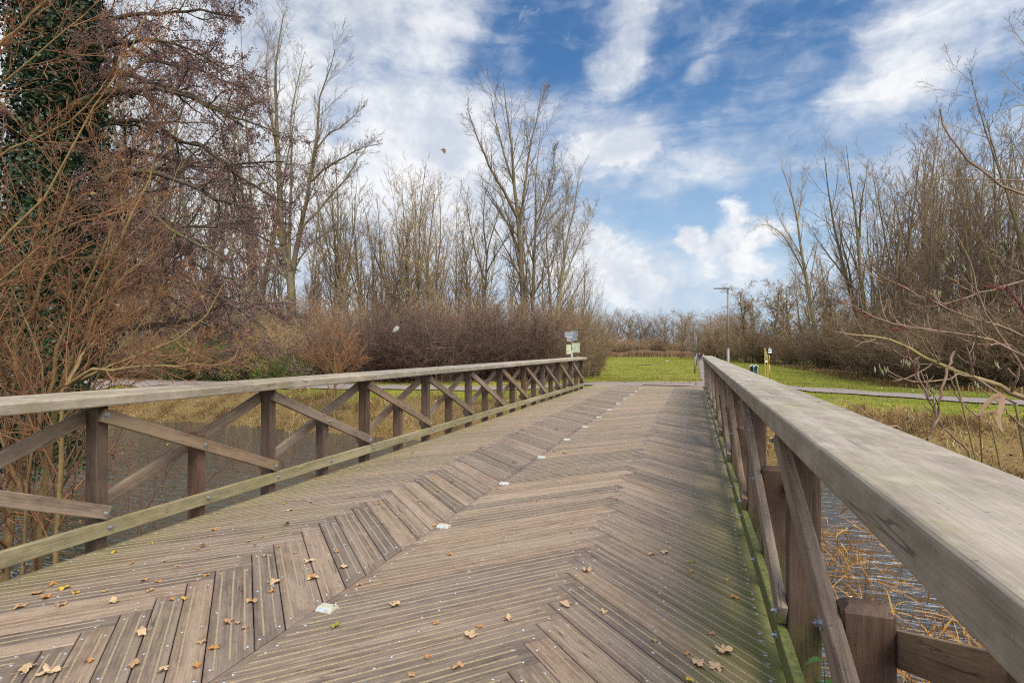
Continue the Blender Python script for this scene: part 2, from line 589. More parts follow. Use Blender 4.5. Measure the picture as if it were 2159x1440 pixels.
# ------------------------------------------------------------------ ground, water, paths (the setting)
def grid_axis(lo, hi, step, far, grow=1.16):
    a = list(np.arange(lo, hi + 1e-6, step))
    s, v = step, hi
    while v < far:
        s *= grow; v += s; a.append(v)
    s, v = step, lo
    while v > -far:
        s *= grow; v -= s; a.insert(0, v)
    return np.array(a)


PATH_MAIN = np.array([(-90, 19.2), (-60, 20.2), (-40, 21.2), (-28, 21.8), (-17.4, 22.0), (-10, 23.7), (-5.6, 25.5), (-1.6, 28.4), (1.2, 32), (1.75, 38), (1.75, 60), (1.75, 120), (1.75, 186)])
PATH_SIDE = np.array([(0.6, 31.5), (3.6, 30.4), (6.2, 28.0), (10.5, 26.5), (16, 25.4), (30, 22.5), (60, 18), (90, 15)])


def dist_to_line(X, Y, line):
    best = np.full(X.shape, 1e9)
    for (x0, y0), (x1, y1) in zip(line[:-1], line[1:]):
        dx, dy = x1 - x0, y1 - y0
        t = np.clip(((X - x0) * dx + (Y - y0) * dy) / (dx * dx + dy * dy), 0, 1)
        best = np.minimum(best, np.hypot(X - x0 - t * dx, Y - y0 - t * dy))
    return best


def wood_edge_left(Y):
    """X left of which the far left side is woodland floor"""
    return np.interp(Y, [26, 30, 34, 46, 60, 181], [-9.5, -8.6, -9.0, -11.2, -13.8, -34])


def wood_line_left(X):
    """Y beyond which the left bank is woodland floor"""
    return np.interp(X, [-90, -40, -28, -17, -10, -8, -7, 0], [22, 23.2, 24.2, 26, 28.8, 31, 34, 400])


def wood_line_right(Y):
    """X beyond which the right side is woodland floor"""
    return np.interp(Y, [20, 36, 40, 100, 180], [32, 22, 18, 17, 14])


def zones(X, Y):
    """pigment zones: green grass, dry grass, leaf litter"""
    nz = vnoise(X * .35, Y * .35) - .5
    nf = vnoise(X * 1.3 + 7, Y * 1.3) - .5
    fb = far_edge(X); nb = near_edge(X)
    dry = sstep(0, .6, Y - fb) * (1 - sstep(2.2, 4.0, Y - fb + nz * 2.5 + nf * 1.5))
    dry = np.where(X > 0.5, sstep(0, .6, Y - fb) * (1 - sstep(3.0, 7.0, Y - fb + nz * 4 + nf * 3)), dry)
    litter = sstep(-1.2, .8, Y - wood_line_left(X) + nz * 2.5) * (X < -1.5) * (Y < 170)
    litter = np.maximum(litter, sstep(-1.5, 1.2, X - wood_line_right(Y) + nz * 3))
    litter = litter * (X < -7.5) * (Y < 35)
    litter = np.maximum(litter, sstep(.8, -1.2, X - wood_edge_left(Y) + nz * 2.5) * (Y > 29))
    litter = np.maximum(litter, .8 * sstep(2.2, .2, X - wood_edge_left(Y) + nz * 3 + nf * 2) * (Y > 31) * (Y < 50))
    near = (Y < nb + 1)
    litter = np.where(near, .8, litter)
    dry = np.where(near, .25, dry)
    litter = np.maximum(litter, sstep(182, 190, Y))
    green = np.clip(1 - dry - litter, 0, 1)
    soil = sstep(.5, -.3, np.maximum(Y - fb, nb - Y))
    k = 1 - soil
    return np.stack([green * k, dry * k, litter * k], -1)


def build_ground():
    gx = grid_axis(-34, 24, 0.42, 2600)
    gy = grid_axis(-3, 42, 0.42, 2600)
    X, Y = np.meshgrid(gx, gy)
    Z = ground_z(X, Y)
    # the strip under the paths is level ground
    far = np.clip((np.hypot(X, Y) - 200) / 300, 0, 1)
    Z = Z * (1 - far) + (-1.5) * far
    ny, nx = X.shape
    idx = np.arange(nx * ny).reshape(ny, nx)
    q = np.stack([idx[:-1, :-1], idx[:-1, 1:], idx[1:, 1:], idx[1:, :-1]], -1).reshape(-1, 4)
    m, g, b = new_mat('ground_soil_grass')
    zone = g.new('ShaderNodeAttribute', attribute_name='zone').outputs['Vector']
    r, gg, bb = g.sep(zone)[0:3]
    pos = g.new('ShaderNodeNewGeometry').outputs['Position']
    n0 = g.noise(pos, .55, 5.0, .6)
    n1 = g.noise(pos, 3.5, 6.0, .65)
    n2 = g.noise(pos, 26, 4.0, .7)
    n3 = g.noise(pos, 75, 3.0, .6)
    mixn = g.math('ADD', g.math('MULTIPLY', n2, .6), g.math('MULTIPLY', n3, .4))
    green = g.mix(g.ramp(n1, .35, .65), (.125, .150, .012), (.205, .215, .022))
    green = g.mix(g.ramp(n0, .44, .62), green, (.295, .265, .035))
    green = g.mix(g.ramp(mixn, .40, .62), g.mix(.45, green, (.05, .07, .006)), green)
    green = g.mix(g.math('MULTIPLY', g.ramp(g.noise(pos, .9, 6.0, .68), .50, .66), .7), green, (.215, .155, .060))
    dry = g.mix(g.ramp(mixn, .38, .62), (.075, .048, .020), (.235, .150, .062))
    dry = g.mix(g.math('MULTIPLY', g.ramp(n1, .5, .7), .55), dry, (.13, .15, .02))
    lit = g.mix(g.ramp(mixn, .36, .6), (.055, .034, .018), (.235, .135, .065))
    lit = g.mix(g.math('MULTIPLY', g.ramp(n1, .55, .72), .45), lit, (.06, .075, .015))
    col = g.mix(r, (.045, .034, .022), green)
    col = g.mix(gg, col, dry)
    col = g.mix(bb, col, lit)
    g.put(b.inputs['Base Color'], col)
    b.inputs['Roughness'].default_value = .95
    b.inputs['Specular IOR Level'].default_value = .1
    bump(g, b, mixn, .8, .05)
    me = mesh_np('ground', np.stack([X, Y, Z], -1), [q], [m], attrs={'zone': zones(X, Y).reshape(-1, 3)})
    tag(add('ground', me), kind='structure')


build_ground()


def ribbon(name, line, width, mat, lift, edge_wob=.12, na=9, step=.5):
    pts = [Vector((*p, 0)) for p in line]
    # Catmull-Rom through the points
    out = []
    for i in range(len(pts) - 1):
        p0 = pts[max(i - 1, 0)]; p1 = pts[i]; p2 = pts[i + 1]; p3 = pts[min(i + 2, len(pts) - 1)]
        n = max(2, int((p2 - p1).length / step))
        for k in range(n):
            t = k / n
            out.append(.5 * ((2 * p1) + (p2 - p0) * t + (2 * p0 - 5 * p1 + 4 * p2 - p3) * t * t + (3 * p1 - p0 - 3 * p2 + p3) * t ** 3))
    out.append(pts[-1])
    P = np.array([(p.x, p.y) for p in out])
    T = np.gradient(P, axis=0)
    T /= np.linalg.norm(T, axis=1)[:, None]
    N = np.stack([-T[:, 1], T[:, 0]], 1)
    u = np.linspace(-1, 1, na)
    wob = 1 + edge_wob * (vnoise(np.arange(len(P)) * .6, np.zeros(len(P)) + 31) - .5)
    XY = P[:, None, :] + N[:, None, :] * (u[None, :, None] * width / 2 * wob[:, None, None])
    Z = ground_z(XY[..., 0], XY[..., 1]) + lift
    V = np.concatenate([XY, Z[..., None]], -1).reshape(-1, 3)
    idx = np.arange(len(P) * na).reshape(len(P), na)
    q = np.stack([idx[:-1, :-1], idx[1:, :-1], idx[1:, 1:], idx[:-1, 1:]], -1).reshape(-1, 4)[:, ::-1]
    return tag(add(name, mesh_np(name, V, [q], [mat])), kind='structure')


def build_paths():
    m, g, b = new_mat('asphalt')
    pos = g.new('ShaderNodeNewGeometry').outputs['Position']
    n1 = g.noise(pos, 1.1, 5.0, .6)
    n2 = g.noise(pos, 60, 4.0, .7)
    col = g.mix(g.ramp(n2, .35, .65), (.165, .132, .115), (.255, .207, .180))
    col = g.mix(g.math('MULTIPLY', g.ramp(n1, .45, .7), .4), col, (.17, .13, .10))
    g.put(b.inputs['Base Color'], col)
    b.inputs['Specular IOR Level'].default_value = .12
    b.inputs['Roughness'].default_value = .95
    bump(g, b, n2, .3, .01)
    ribbon('asphalt_path', PATH_MAIN, 2.9, m, .050)
    ribbon('side_path', PATH_SIDE, 3.1, m, .054)
    # apron between the bridge end and the cross path
    ys = np.linspace(20.75, 29.5, 20)
    L = np.interp(ys, [20.7, 22.5, 24, 29.5], [-4.55, -4.9, -6.2, -3.0])
    Rr = np.interp(ys, [20.7, 22.5, 26, 29.5], [0.62, .8, 1.5, 2.9])
    u = np.linspace(0, 1, 12)
    X = L[:, None] + (Rr - L)[:, None] * u[None]
    Y = np.repeat(ys[:, None], 12, 1)
    Z = np.maximum(ground_z(X, Y) + .046, 0)
    Z = np.where(Y < 21.2, -.012, np.where(Y < 22, np.minimum(Z, -.012), ground_z(X, Y) + .046))
    idx = np.arange(X.size).reshape(X.shape)
    q = np.stack([idx[:-1, :-1], idx[:-1, 1:], idx[1:, 1:], idx[1:, :-1]], -1).reshape(-1, 4)
    tag(add('pavement', mesh_np('pavement', np.stack([X, Y, Z], -1), [q], [m])), kind='structure')
    # band of red-brown brick paving at the end of the deck
    mb, g, b = new_mat('brick_paving')
    pos = g.new('ShaderNodeNewGeometry').outputs['Position']
    br = g.new('ShaderNodeTexBrick')
    g.put(br.inputs['Vector'], pos)
    br.inputs['Scale'].default_value = 4.6
    br.inputs['Color1'].default_value = (.24, .135, .10, 1)
    br.inputs['Color2'].default_value = (.18, .11, .09, 1)
    br.inputs['Mortar'].default_value = (.10, .085, .07, 1)
    g.put(b.inputs['Base Color'], g.mix(g.ramp(g.noise(pos, 2.5), .5, .7), br.outputs['Color'], (.19, .15, .11)))
    b.inputs['Roughness'].default_value = .9
    V = []; xs = np.linspace(-1.95, .45, 8)
    for yy in (20.95, 21.35, 21.8):
        for xx in xs:
            V.append((xx, yy, max(-.012, gz(xx, yy) + .046) + .006 if yy < 22 else 0))
    idx = np.arange(24).reshape(3, 8)
    q = np.stack([idx[:-1, :-1], idx[:-1, 1:], idx[1:, 1:], idx[1:, :-1]], -1).reshape(-1, 4)
    tag(add('brick_pavement', mesh_np('brick_pavement', V, [q], [mb])), kind='structure')
    # a long puddle on the far lawn
    mp, g, b = new_mat('puddle_water')
    b.inputs['Base Color'].default_value = (.10, .10, .09, 1)
    b.inputs['Roughness'].default_value = .08
    cx, cy = at(1366, 93)
    a = np.linspace(0, 2 * np.pi, 28, endpoint=False)
    rr = 1 + .25 * np.sin(a * 3 + 1) + .12 * np.sin(a * 5)
    e = np.array([math.cos(R(YAW)), math.sin(R(YAW))]); f = np.array([-e[1], e[0]])
    P = np.array([cx, cy]) + np.outer(1.5 * rr * np.cos(a), e) + np.outer(1.0 * rr * np.sin(a), f)
    V = [(x, y, gz(x, y) + .03) for x, y in P]
    me = bpy.data.meshes.new('puddle'); me.from_pydata(V, [], [list(range(28))]); me.materials.append(mp)
    tag(add('puddle_water', me), kind='structure')


build_paths()


def build_water():
    m, g, b = new_mat('canal_water')
    pos = g.new('ShaderNodeNewGeometry').outputs['Position']
    v = g.mapping(pos, rot=(0, 0, R(-24)), scale=(1.5, 5.2, 1))
    n1 = g.noise(v, 1.0, 3.0, .55, .3)
    v2 = g.mapping(pos, rot=(0, 0, R(14)), scale=(3.2, 9.5, 1))
    n2 = g.noise(v2, 1.0, 3.0, .55, .2)
    b.inputs['Base Color'].default_value = (.032, .030, .021, 1)
    b.inputs['Roughness'].default_value = .04
    b.inputs['IOR'].default_value = 3.0
    b.inputs['Specular IOR Level'].default_value = .5
    bump(g, b, g.math('ADD', n1, g.math('MULTIPLY', n2, .45)), 1.0, .085)
    xs = np.linspace(-300, 300, 31); ys = np.linspace(-12, 40, 7)
    X, Y = np.meshgrid(xs, ys)
    idx = np.arange(X.size).reshape(X.shape)
    q = np.stack([idx[:-1, :-1], idx[:-1, 1:], idx[1:, 1:], idx[1:, :-1]], -1).reshape(-1, 4)
    tag(add('canal_water', mesh_np('canal_water', np.stack([X, Y, X * 0 + WATER_Z], -1), [q], [m])), kind='structure')


build_water()

# ------------------------------------------------------------------ the bridge
random.seed(11)
bridge = tag(empty('timber_footbridge', (0, 0, 0)),
             'weathered timber footbridge with a herringbone plank deck and cross-braced railings over the water', 'footbridge')
Y0, Y1 = -1.6, 20.85
T_L = math.tan(R(.71)); T_R = -math.tan(R(.45))


def left_x(y):  return -3.985 + T_L * y
def right_x(y): return 0.372 + T_R * y


RIDGE_L, CENTRE, RIDGE_R = -2.885, -1.945, -0.785


def clip_poly(poly, a, b, c):
    """keep a*x + b*y <= c"""
    out = []
    for i in range(len(poly)):
        p, q = poly[i], poly[(i + 1) % len(poly)]
        dp = a * p[0] + b * p[1] - c; dq = a * q[0] + b * q[1] - c
        if dp <= 0: out.append(p)
        if (dp < 0 < dq) or (dq < 0 < dp):
            t = dp / (dp - dq)
            out.append((p[0] + (q[0] - p[0]) * t, p[1] + (q[1] - p[1]) * t))
    return out


def inset(poly, d):
    n = len(poly); out = []
    for i in range(n):
        p0 = Vector(poly[i - 1]); p1 = Vector(poly[i]); p2 = Vector(poly[(i + 1) % n])
        e1 = (p1 - p0); e2 = (p2 - p1)
        if e1.length < 1e-6 or e2.length < 1e-6:
            return None
        e1.normalize(); e2.normalize()
        n1 = Vector((-e1.y, e1.x)); n2 = Vector((-e2.y, e2.x))
        k = 1 + n1.dot(n2)
        if k < .15:
            return None
        out.append(tuple(p1 + (n1 + n2) * (d / k)))
    return out


def area(poly):
    return .5 * sum(poly[i - 1][0] * poly[i][1] - poly[i][0] * poly[i - 1][1] for i in range(len(poly)))


def tidy(poly, tol=.012):
    out = []
    for p in poly:
        if not out or math.dist(p, out[-1]) > tol:
            out.append(p)
    while len(out) > 2 and math.dist(out[0], out[-1]) < tol:
        out.pop()
    return out


def build_deck():
    rs = random.Random(3)
    c45 = math.sqrt(.5)
    V, F, MI, W, PR = [], [], [], [], []

    def put(verts, faces, mi, wuv, pr):
        n = len(V)
        V.extend(verts); W.extend(wuv); PR.extend([pr] * len(verts))
        for f in faces:
            F.append([i + n for i in f]); MI.append(mi)
    # widths of the planks, shared by both directions so that they interlock at the ridges
    edges = [-9.0]; nar = []
    while edges[-1] < 26:
        w = rs.choice([.118, .138, .142, .142, .165, .205])
        edges.append(edges[-1] + w); nar.append(w < .15)

    def to_ab(x, y): return ((x + y) * c45, (y - x) * c45)
    def to_xy(a, b): return ((a - b) * c45, (a + b) * c45)

    def plank(poly_ab, axis, narrow, lo, hi, clips):
        poly = [to_xy(*p) for p in poly_ab]
        for cl in clips:
            poly = clip_poly(poly, *cl)
            if len(poly) < 3: return
        poly = tidy(poly)
        if len(poly) < 3: return
        if area(poly) < 0: poly = poly[::-1]
        if area(poly) < .002: return
        p1 = inset(poly, .0026)
        p2 = inset(poly, .0064)
        if not p1 or not p2: return
        if area(p2) <= 0: return
        n = len(poly)
        r = rs.uniform(0, 80); pr = rs.random()
        zt = rs.uniform(-.0015, .0015)
        def w_of(p, z):
            a, b = to_ab(p[0], p[1])
            return (a + r, b + r * .31, z + r) if axis == 'a' else (b + r, a + r * .31, z + r)
        vs = [(*p, -.055) for p in p1] + [(*p, zt - .004) for p in p1] + [(*p, zt) for p in p2]
        wv = [w_of(v, v[2]) for v in vs]
        fs = [list(range(2 * n, 3 * n))]
        for i in range(n):
            j = (i + 1) % n
            fs.append([i, j, n + j, n + i]); fs.append([n + i, n + j, 2 * n + j, 2 * n + i])
        put(vs, fs, 0, wv, pr)
        # extent of the plank along its own axis, at a given across position
        def span(c):
            ts = []
            for i in range(n):
                q0 = to_ab(*p2[i]); q1 = to_ab(*p2[(i + 1) % n])
                if axis == 'b': q0, q1 = q0[::-1], q1[::-1]
                if (q0[1] - c) * (q1[1] - c) < 0:
                    t = (c - q0[1]) / (q1[1] - q0[1]); ts.append(q0[0] + (q1[0] - q0[0]) * t)
            return (min(ts), max(ts)) if len(ts) >= 2 else None
        def xy(al, ac): return to_xy(al, ac) if axis == 'a' else to_xy(ac, al)
        wid = hi - lo
        strips = [.30, .70] if narrow else [.2, .5, .8]
        for s in strips:
            c = lo + wid * s
            sp = span(c)
            if not sp: continue
            a0, a1 = sp[0] + .05 + rs.uniform(0, .02), sp[1] - .05 - rs.uniform(0, .02)
            if a1 - a0 < .06: continue
            hw = .0050
            nn = max(2, int((a1 - a0) / .12))
            al = [a0 + (a1 - a0) * k / nn for k in range(nn + 1)]
            vs = []
            for q in al:
                for sgn, zz in ((-1, 0), (-.8, .0016), (.8, .0016), (1, 0)):
                    cc = c + sgn * (hw + rs.uniform(-.0008, .0008))
                    vs.append((*xy(q, cc), zt + zz))
            fs = []
            for k in range(nn):
                for j in range(3):
                    i0 = k * 4 + j
                    fs.append([i0, i0 + 4, i0 + 5, i0 + 1])
            put(vs, fs, 1, vs, pr)
        # stainless screw heads, two across the plank at its ends and over the bearers
        cs = [lo + wid * (.18 if narrow else .14), lo + wid * (.82 if narrow else .86)]
        for ic, c in enumerate(cs):
            sp = span(c)
            if not sp or sp[1] - sp[0] < .12: continue
            L = sp[1] - sp[0]
            pts = [sp[0] + .075, sp[1] - .075]
            if L > .95: pts.append(sp[0] + L * .5)
            for q in pts:
                q += rs.uniform(-.012, .012)
                x, y = xy(q, c + rs.uniform(-.006, .006))
                if y > 20.6: continue
                rr = .0088
                k = 10
                vs = [(x + rr * math.cos(2 * math.pi * i / k), y + rr * math.sin(2 * math.pi * i / k), zt + .0004) for i in range(k)]
                vs += [(x + rr * .62 * math.cos(2 * math.pi * i / k), y + rr * .62 * math.sin(2 * math.pi * i / k), zt + .0034) for i in range(k)]
                vs += [(x + rr * .3 * math.cos(2 * math.pi * i / k), y + rr * .3 * math.sin(2 * math.pi * i / k), zt + .0036) for i in range(k)]
                vs += [(x + rr * .28 * math.cos(2 * math.pi * i / k), y + rr * .28 * math.sin(2 * math.pi * i / k), zt + .0015) for i in range(k)]
                fs = []
                for ring in range(3):
                    for i in range(k):
                        j = (i + 1) % k
                        fs.append([ring * k + i, ring * k + j, ring * k + k + j, ring * k + k + i])
                fs.append(list(range(3 * k, 4 * k)))
                put(vs, fs, 2, vs, pr)
    s2 = math.sqrt(2)
    common = [(0, -1, -Y0), (0, 1, Y1)]
    cl_left = (-1, T_L, 3.985)                # x >= left_x(y)
    cl_right = (1, -T_R, .372)
    for (ridge, outer_a, outer_b, off) in ((RIDGE_L, cl_left, (1, 0, CENTRE - .0015), 0.0), (RIDGE_R, (-1, 0, -CENTRE - .0015), cl_right, 0.045)):
        ea = [e + off for e in edges]
        for i in range(len(ea) - 1):
            a0, a1 = ea[i], ea[i + 1]
            b0, b1 = a0 - s2 * ridge, a1 - s2 * ridge
            # plank running along +a (right and away): occupies b0..b1, ends at a1
            plank([(-40, b0), (a1, b0), (a1, b1), (-40, b1)], 'a', nar[i], b0, b1, common + [outer_a])
            # plank running along +b (left and away): occupies a0..a1, its far end butts against b0
            plank([(a0, -40), (a1, -40), (a1, b0), (a0, b0)], 'b', nar[i], a0, a1, common + [outer_b])
    me = bpy.data.meshes.new('deck')
    me.from_pydata(V, [], F)
    me.polygons.foreach_set('material_index', MI)
    for m in (M['deck'], M['grit'], M['screw']):
        me.materials.append(m)
    a = me.attributes.new('wuv', 'FLOAT_VECTOR', 'POINT'); a.data.foreach_set('vector', np.asarray(W, np.float32).ravel())
    a = me.attributes.new('prand', 'FLOAT', 'POINT'); a.data.foreach_set('value', np.asarray(PR, np.float32))
    me.update()
    deck = add('deck', me, bridge)
    # white reflector studs along the centre joint
    yk = 2.457
    while yk < 20.5:
        mb = MB()
        b = bmesh.new()
        bmesh.ops.create_cube(b, size=1.0)
        for v in b.verts:
            v.co = Vector((v.co.x * .098, v.co.y * .088, v.co.z * .02 + .010))
            if v.co.z > .015:
                v.co.x *= .90; v.co.y = v.co.y * .52
        bmesh.ops.bevel(b, geom=b.edges[:], offset=.0025, segments=2, affect='EDGES')
        mb.bm(b, 0)
        for sgn in (-1, 1):          # two lens windows on each sloping face
            for k in (-1, 1):
                x0, x1 = (.004 if k > 0 else -.036), (.036 if k > 0 else -.004)
                ya, yb = sgn * .0405, sgn * .0265
                za, zb = .0052, .0166
                q = [(x0, ya, za), (x1, ya, za), (x1, yb, zb), (x0, yb, zb)]
                mb.raw(q if sgn < 0 else q[::-1], [[0, 1, 2, 3]], 1)
        mb.cyl((.036, .008, .0195), (.036, .008, .0215), .007, .006, 10, 2)
        o = mb.build('road_stud', [M['stud'], M['lens'], M['lens_dark']], deck, loc=(-1.885, yk, .0), rz=R(random.uniform(-4, 4)))
        yk += 1.419
    return deck


build_deck()
_g = MB()
for gx_ in (-3.7, -2.75, -1.85, -.95, .1):
    _g.beam((gx_, Y0, -.22), (gx_, Y1, -.22), .16, .32, bevel=.01)
_g.build('girder', [M['girder']], bridge)

POST0 = 2.60


def build_railing(side):
    """side -1: left railing, +1: right railing; every timber is a mesh of its own"""
    left = side < 0
    rail = add('railing', None, bridge)
    rail.empty_display_size = .3
    rz = R(-.71) if left else R(.45)
    ca, sa = math.cos(rz), math.sin(rz)

    def W(u, s, z):
        """u = distance outwards from the bridge axis (perpendicular), s = along the railing"""
        x, y = side * u, s
        return Vector((x * ca - y * sa, x * sa + y * ca, z))
    PSTEP = 1.597 if left else 1.79
    LAST = 10 if left else 9
    pd = .080                            # depth of a post along the railing
    if left:
        ui, uo = 3.985, 4.100            # posts, inner and outer face
        hi_u, ho_u = 3.857, 4.188        # handrail
        z_hb, tilt, ht, top = 1.000, .020, .075, 1.000
        short_top = .690
    else:
        ui, uo = 0.388, 0.516
        hi_u, ho_u = .287, .618
        z_hb, tilt, ht, top = 1.063, -.020, .082, 1.066
        short_top = .700
    um = (ui + uo) / 2
    pw = uo - ui
    inn = W(-1, 0, 0) - W(0, 0, 0)       # unit vector towards the deck
    out_v = -inn
    along = W(0, 1, 0) - W(0, 0, 0)
    sb = 1.0 if left else 1.0
    posts = list(range(-3, LAST + 1))
    kick_t = .042
    # posts (their near corner is at POST0 + k*PSTEP)
    for k in posts:
        s = POST0 + k * PSTEP + pd / 2
        mb = MB()
        mb.beam(W(um, s, -.62), W(um, s, top), pw, pd, up=along, bevel=.008)
        mb.build('post', [M['post'], M['steel']], rail)
    for k in posts[:-1]:
        s = POST0 + (k + .5) * PSTEP + pd / 2
        mb = MB()
        st = short_top + random.uniform(-.006, .006)
        b = bmesh.new()
        bmesh.ops.create_cube(b, size=1.0)
        hh = st + .62
        for v in b.verts:
            v.co = Vector((v.co.x * hh, v.co.y * pw, v.co.z * pd))
            if v.co.x > 0: v.co.x += .0
        # chamfered top
        bmesh.ops.bevel(b, geom=[e for e in b.edges if e.verts[0].co.x > 0 and e.verts[1].co.x > 0], offset=.020, segments=1, affect='EDGES')
        bmesh.ops.bevel(b, geom=[e for e in b.edges if abs(e.verts[0].co.x - e.verts[1].co.x) > .5], offset=.007, segments=2, affect='EDGES')
        p0, p1 = W(um, s, -.62), W(um, s, st)
        m = Matrix((Vector((0, 0, 1)), along.cross(Vector((0, 0, 1))).normalized(), along)).transposed().to_4x4()
        m.translation = (p0 + p1) / 2
        r = random.uniform(0, 50)
        mb.bm(b, 0, m, lambda c: (c.x + r, c.y + r * .4, c.z + r))
        mb.build('short_post', [M['post'], M['steel']], rail)
    # kerb rail along the foot of the posts
    zk0, zk1 = .088, .190
    bays = [(-3, -1), (-1, 2), (2, 5), (5, 8), (8, LAST)]
    for (k0, k1) in bays:
        s0 = POST0 + k0 * PSTEP + pd / 2 + (.002 if k0 > -3 else -.5)
        s1 = POST0 + k1 * PSTEP + pd / 2 - (.002 if k1 < LAST else -.08)
        mb = MB()
        u = ui - kick_t / 2 - .001
        mb.beam(W(u, s0, (zk0 + zk1) / 2), W(u, s1, (zk0 + zk1) / 2), kick_t, zk1 - zk0, bevel=.006)
        k = k0
        while k <= k1 + .01:
            s = POST0 + k * PSTEP + pd / 2 + (.0 if k not in (k0, k1) else (.03 if k == k0 else -.03)) + (.03 if left else .0)
            if s0 < s < s1:
                mb.bolt(W(ui - kick_t - .001, s, .142), inn)
            k += .5
        mb.build('kerb_rail', [M['kick'], M['steel']], rail)
    # handrail in lengths, jointed over posts
    bays = [(-3, 2), (2, 5), (5, 8), (8, 10)] if left else [(-3, 1), (1, 4), (4, 7), (7, 9)]
    for (k0, k1) in bays:
        s0 = POST0 + k0 * PSTEP + pd / 2 + .0015
        s1 = POST0 + k1 * PSTEP + pd / 2 - (.0015 if k1 < LAST else -.10)
        mb = MB()
        uc = (hi_u + ho_u) / 2
        zc = z_hb + ht / 2 + abs(tilt) / 2
        upv = Vector((0, 0, 1)) * (ho_u - hi_u) - out_v * tilt
        mb.beam(W(uc, s0, zc), W(uc, s1, zc), ho_u - hi_u, ht, up=upv, bevel=.012, segs=3)
        mb.build('handrail', [M['rail']], rail)
    # diagonal braces: one across the inner faces, its opposite across the outer faces
    bt, bh = .042, .094
    for k in posts[:-1]:
        sA = POST0 + k * PSTEP + pd / 2
        sB = sA + PSTEP
        sM = (sA + sB) / 2
        zt = z_hb - .070
        zb = zk1 + .060
        u = ui - bt / 2 - .0012
        hi_s, lo_s = (sA, sB) if (left or k < -1) else (sB, sA)
        d = Vector((hi_s - lo_s, zt - zb)).normalized()
        e = .030
        mb = MB()
        p_hi = W(u, hi_s + d.x * e, zt + d.y * e * .6)
        p_lo = W(u, lo_s - d.x * e, zb - d.y * e * .6)
        mb.beam(p_hi, p_lo, bt, bh, up=Vector((0, 0, 1)), bevel=.006)
        fu = ui - bt - .0012
        for s, z in ((hi_s, zt), (lo_s, zb), (sM, (zt + zb) / 2)):
            mb.bolt(W(fu, s, z), inn)
        mb.build('diagonal_brace', [M['brace'], M['steel']], rail)
        # opposite diagonal, bolted across the outer faces
        uo_b = uo + bt / 2 + .0012
        lo2, hi2 = (sA, sB) if hi_s == sA else (sB, sA)
        d = Vector((hi2 - lo2, zt - zb)).normalized()
        dz = 0 if left else -.04
        mb = MB()
        mb.beam(W(uo_b, hi2 + d.x * e, zt + d.y * e * .6 + dz), W(uo_b, lo2 - d.x * e, zb - d.y * e * .6 + dz), bt, bh, up=Vector((0, 0, 1)), bevel=.006)
        for s, z in ((hi2, zt + dz), (lo2, zb + dz), (sM, (zt + zb) / 2 + dz)):
            mb.bolt(W(uo + bt + .0012, s, z), out_v)
        mb.build('diagonal_brace', [M['brace'], M['steel']], rail)
    return rail


build_railing(-1)
build_railing(1)

# ------------------------------------------------------------------ growing trees
def nrm(v):
    return v / np.maximum(np.linalg.norm(v, axis=-1, keepdims=True), 1e-9)


def extend(rng, P0, D0, L, R0, n, wander, trop, tip=.25, droop=0.0):
    """grow all branches of one level together; returns points (B,n+1,3) and radii (B,n+1)"""
    B = len(P0)
    P = np.zeros((B, n + 1, 3)); P[:, 0] = P0
    d = nrm(D0.copy())
    up = np.array([0, 0, 1.0])
    for i in range(n):
        d = nrm(d + rng.normal(0, wander, (B, 3)) + up * trop - up * droop * (i / n))
        P[:, i + 1] = P[:, i] + d * (L / n)[:, None]
    t = np.linspace(0, 1, n + 1)[None]
    Rr = R0[:, None] * (1 - t * (1 - tip))
    return P, Rr


def spawn(rng, P, Rr, k, tmin, tmax, ang, sd, ratio, rratio, fall=.6, rmin=0.0, lens=None, flat=0.0):
    """k side shoots on every branch"""
    B, n1, _ = P.shape
    n = n1 - 1
    t = tmin + (tmax - tmin) * (np.arange(k)[None] + rng.random((B, k))) / k
    f = t * n; i = np.minimum(f.astype(int), n - 1); w = (f - i)[..., None]
    b = np.arange(B)[:, None]
    pos = P[b, i] * (1 - w) + P[b, i + 1] * w
    rad = Rr[b, i] * (1 - w[..., 0]) + Rr[b, i + 1] * w[..., 0]
    tan = nrm(P[b, i + 1] - P[b, i])
    ref = rng.normal(0, 1, tan.shape)
    perp = nrm(np.cross(tan, ref))
    if flat:
        perp[..., 2] *= (1 - flat); perp = nrm(perp)
    a = np.radians(np.clip(rng.normal(ang, sd, t.shape), 8, 110))[..., None]
    D = tan * np.cos(a) + perp * np.sin(a)
    plen = np.linalg.norm(np.diff(P, axis=1), axis=-1).sum(1)[:, None]
    L = plen * ratio * (1 - fall * t) * rng.uniform(.65, 1.25, t.shape)
    return pos.reshape(-1, 3), D.reshape(-1, 3), L.ravel(), np.maximum(rad * rratio, rmin).ravel()


def tubes(P, Rr, k):
    B, n1, _ = P.shape
    T = nrm(np.gradient(P, axis=1))
    ref = np.where(np.abs(T[:, :1, 2:3]) < .85, np.array([0, 0, 1.0]), np.array([1.0, 0, 0]))
    U = nrm(np.cross(T, ref)); V = np.cross(T, U)
    a = 2 * np.pi * np.arange(k) / k
    ring = (P[:, :, None, :] + Rr[:, :, None, None] * (U[:, :, None, :] * np.cos(a)[None, None, :, None] + V[:, :, None, :] * np.sin(a)[None, None, :, None]))
    verts = ring.reshape(-1, 3)
    base = (np.arange(B)[:, None, None] * n1 + np.arange(n1 - 1)[None, :, None]) * k + np.arange(k)[None, None, :]
    nxt = (np.arange(B)[:, None, None] * n1 + np.arange(n1 - 1)[None, :, None]) * k + ((np.arange(k) + 1) % k)[None, None, :]
    q = np.stack([base, nxt, nxt + k, base + k], -1).reshape(-1, 4)
    return verts, q


